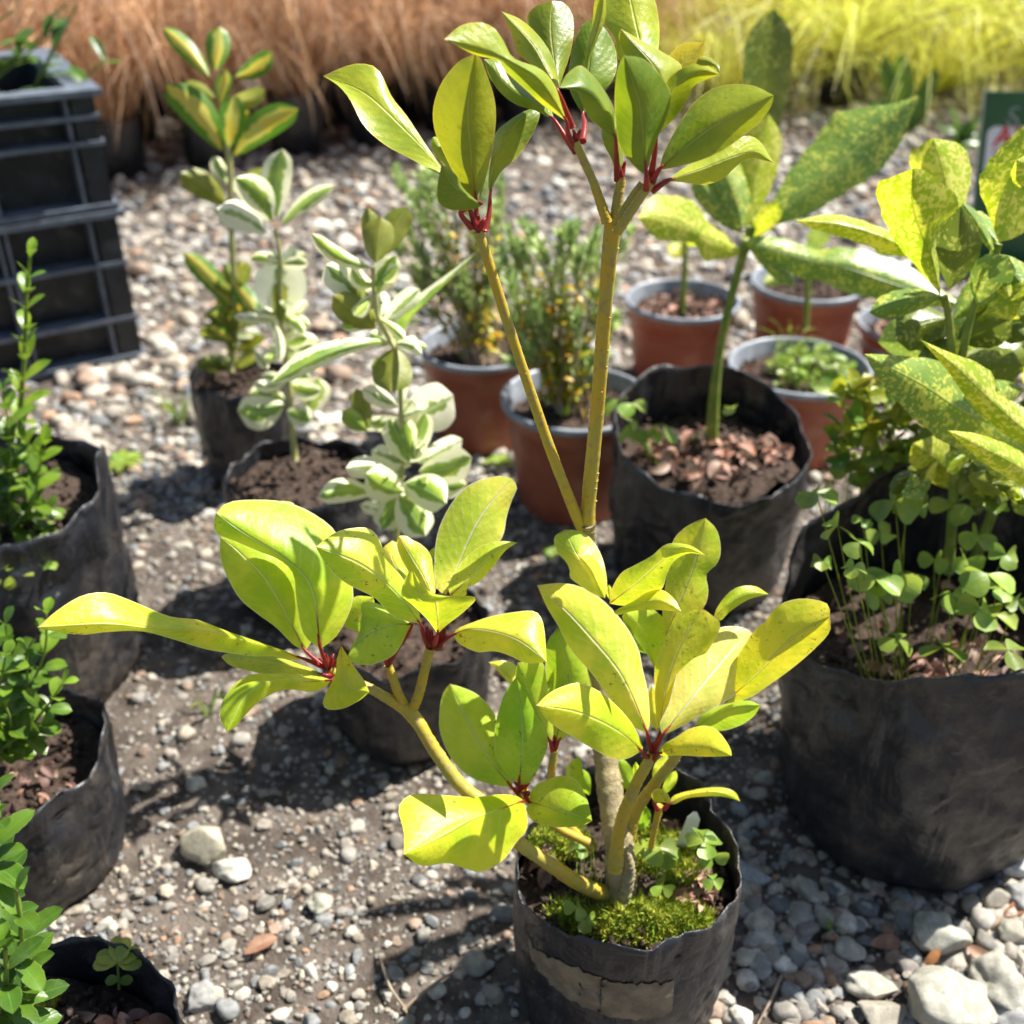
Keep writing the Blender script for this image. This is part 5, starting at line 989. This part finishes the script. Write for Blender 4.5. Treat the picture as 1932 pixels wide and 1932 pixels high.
scatter(gv, *STONE2, 6800, (-.75, .75), (.30, 1.35), (.0028, .0075), 2.2, dens=patch)
scatter(gv, *STONE2, 1000, (-.75, .75), (.30, 1.35), (.005, .011), 1.5)
scatter(gv, *STONE2, 90, (.14, .45), (.33, .56), (.008, .015), 1.2, 1.2)
scatter(gv, *STONE2, 900, (.05, .45), (.33, .62), (.004, .011), 1.4)
scatter(gv, *STONE2, 7500, (-1.3, 1.5), (1.05, 2.3), (.004, .013), 1.8, 1.3)
scatter(gv, *STONE2, 2600, (-1.3, 1.5), (1.15, 3.4), (.010, .024), 1.5, 1.35)
scatter(gv, *STONE1, 5000, (-1.9, 2.1), (2.2, 4.2), (.006, .020), 1.8, 1.3)
tag(gv.build('gravel', M['pebble']), kind='stuff')
def dry_leaf(px, py, L_, dv, label, tn=(.85, .68, .55)):
    p = G(px, py, .004); mb = MB(); leaf3(mb, (p.x, p.y, .006+ground_z(p.x, p.y)), dv, (0, -.25, 1), L_, L_*.42, .5, .5, tn, n=12, h=4)
    tag(mb.build('dry_leaf', M['dry'], None, loc=(p.x, p.y, 0)), label, 'dry leaf', 'dry leaves on the gravel')
dry_leaf(462, 1808, .026, (.8, .6, .15), 'small brown dry leaf on the gravel, left of the front bag')
dry_leaf(1820, 1790, .024, (.5, -.9, .3), 'pinkish dry leaf lying between the speckled and tall oval stones', (1.1, 1.0, .95))
dry_leaf(1640, 1785, .026, (.9, .1, .1), 'pinkish oval dry leaf above the notched pale stone', (1.0, .85, .8))
dry_leaf(1895, 1730, .022, (.8, .4, .2), 'orange-brown dry leaf near the right edge below the tan stone', (1.0, .7, .5))
dry_leaf(1745, 1830, .016, (.5, .3, .8), 'small orange dry leaf just above the largest bottom stone', (1.2, .8, .4))
def twig(P, r_, label):
    mb = MB(); tube(mb, [G(x, y, .006+.004*(k % 2)) for k, (x, y) in enumerate(P)], [r_, r_*.8, r_*.5], n=6, lump=.2); p = G(*P[0], 0)
    tag(mb.build('twig', M['twig'], None, loc=(p.x, p.y, 0)), label, 'twig', 'dry twigs on the gravel')
twig([(762,1905),(790,1880),(850,1835),(890,1815)], .0014, 'forked pale twig running into the shadow of the front bag')
twig([(715,1800),(735,1860),(765,1905),(770,1930)], .0012, 'curved pale twig left of the front bag, near the bottom edge')
twig([(1475,1840),(1455,1885),(1430,1932)], .0012, 'thin straight twig beside the front bag at the bottom edge')
twig([(555,1685),(590,1655)], .0010, 'short thin twig on the gravel below the big low leaf')
def ground_tuft(px, py, L_, n, mat, label, wd=.0016, cat='weed'):
    p = G(px, py, 0); mb = MB(); r = empty('ground_weed', (p.x, p.y, 0), label, cat)
    for k in range(n):
        a = rng.uniform(0, 6.28); q = L_*rng.uniform(.5, 1); o = np.array([math.cos(a), math.sin(a), 0])
        blade_strip(mb, [np.array(p)+o*.003, np.array(p)+o*q*.3+np.array([0, 0, q*.6]), np.array(p)+o*q*.7+np.array([0, 0, q*.8])], wd, rnd_tint(.3), 6)
    mb.build('foliage', M[mat], r)
ground_tuft(340, 800, .07, 40, 'weed', 'thin green grass tuft beside the small bag of the yellow-leaved shrub', .0018)
ground_tuft(392, 1350, .05, 7, 'weed', 'few thin pale grass blades below the long left leaf', .003)
ground_tuft(1572, 1765, .018, 4, 'weed', 'tiny green grass blade beside the notched pale stone', .003)
def ground_rosette(px, py, n, L_, label):
    p = G(px, py, 0); mb = MB(); r = empty('ground_weed', (p.x, p.y, 0), label, 'weed')
    for k in range(n):
        a = k*2.4; leaf3(mb, (p.x, p.y, .006), (math.cos(a), math.sin(a), .5), (0, 0, 1), L_*rng.uniform(.7, 1.1), L_*.4, .7, .2, rnd_tint(.25))
    mb.build('foliage', M['weed'], r)
ground_rosette(235, 880, 9, .028, 'small pale green weed between the crates and the low bag of soil')
ground_rosette(940, 880, 7, .02, 'little green weed between the two nearest brown pots')
ground_rosette(1040, 1050, 10, .012, 'tiny green weed just left of the long ochre stems')
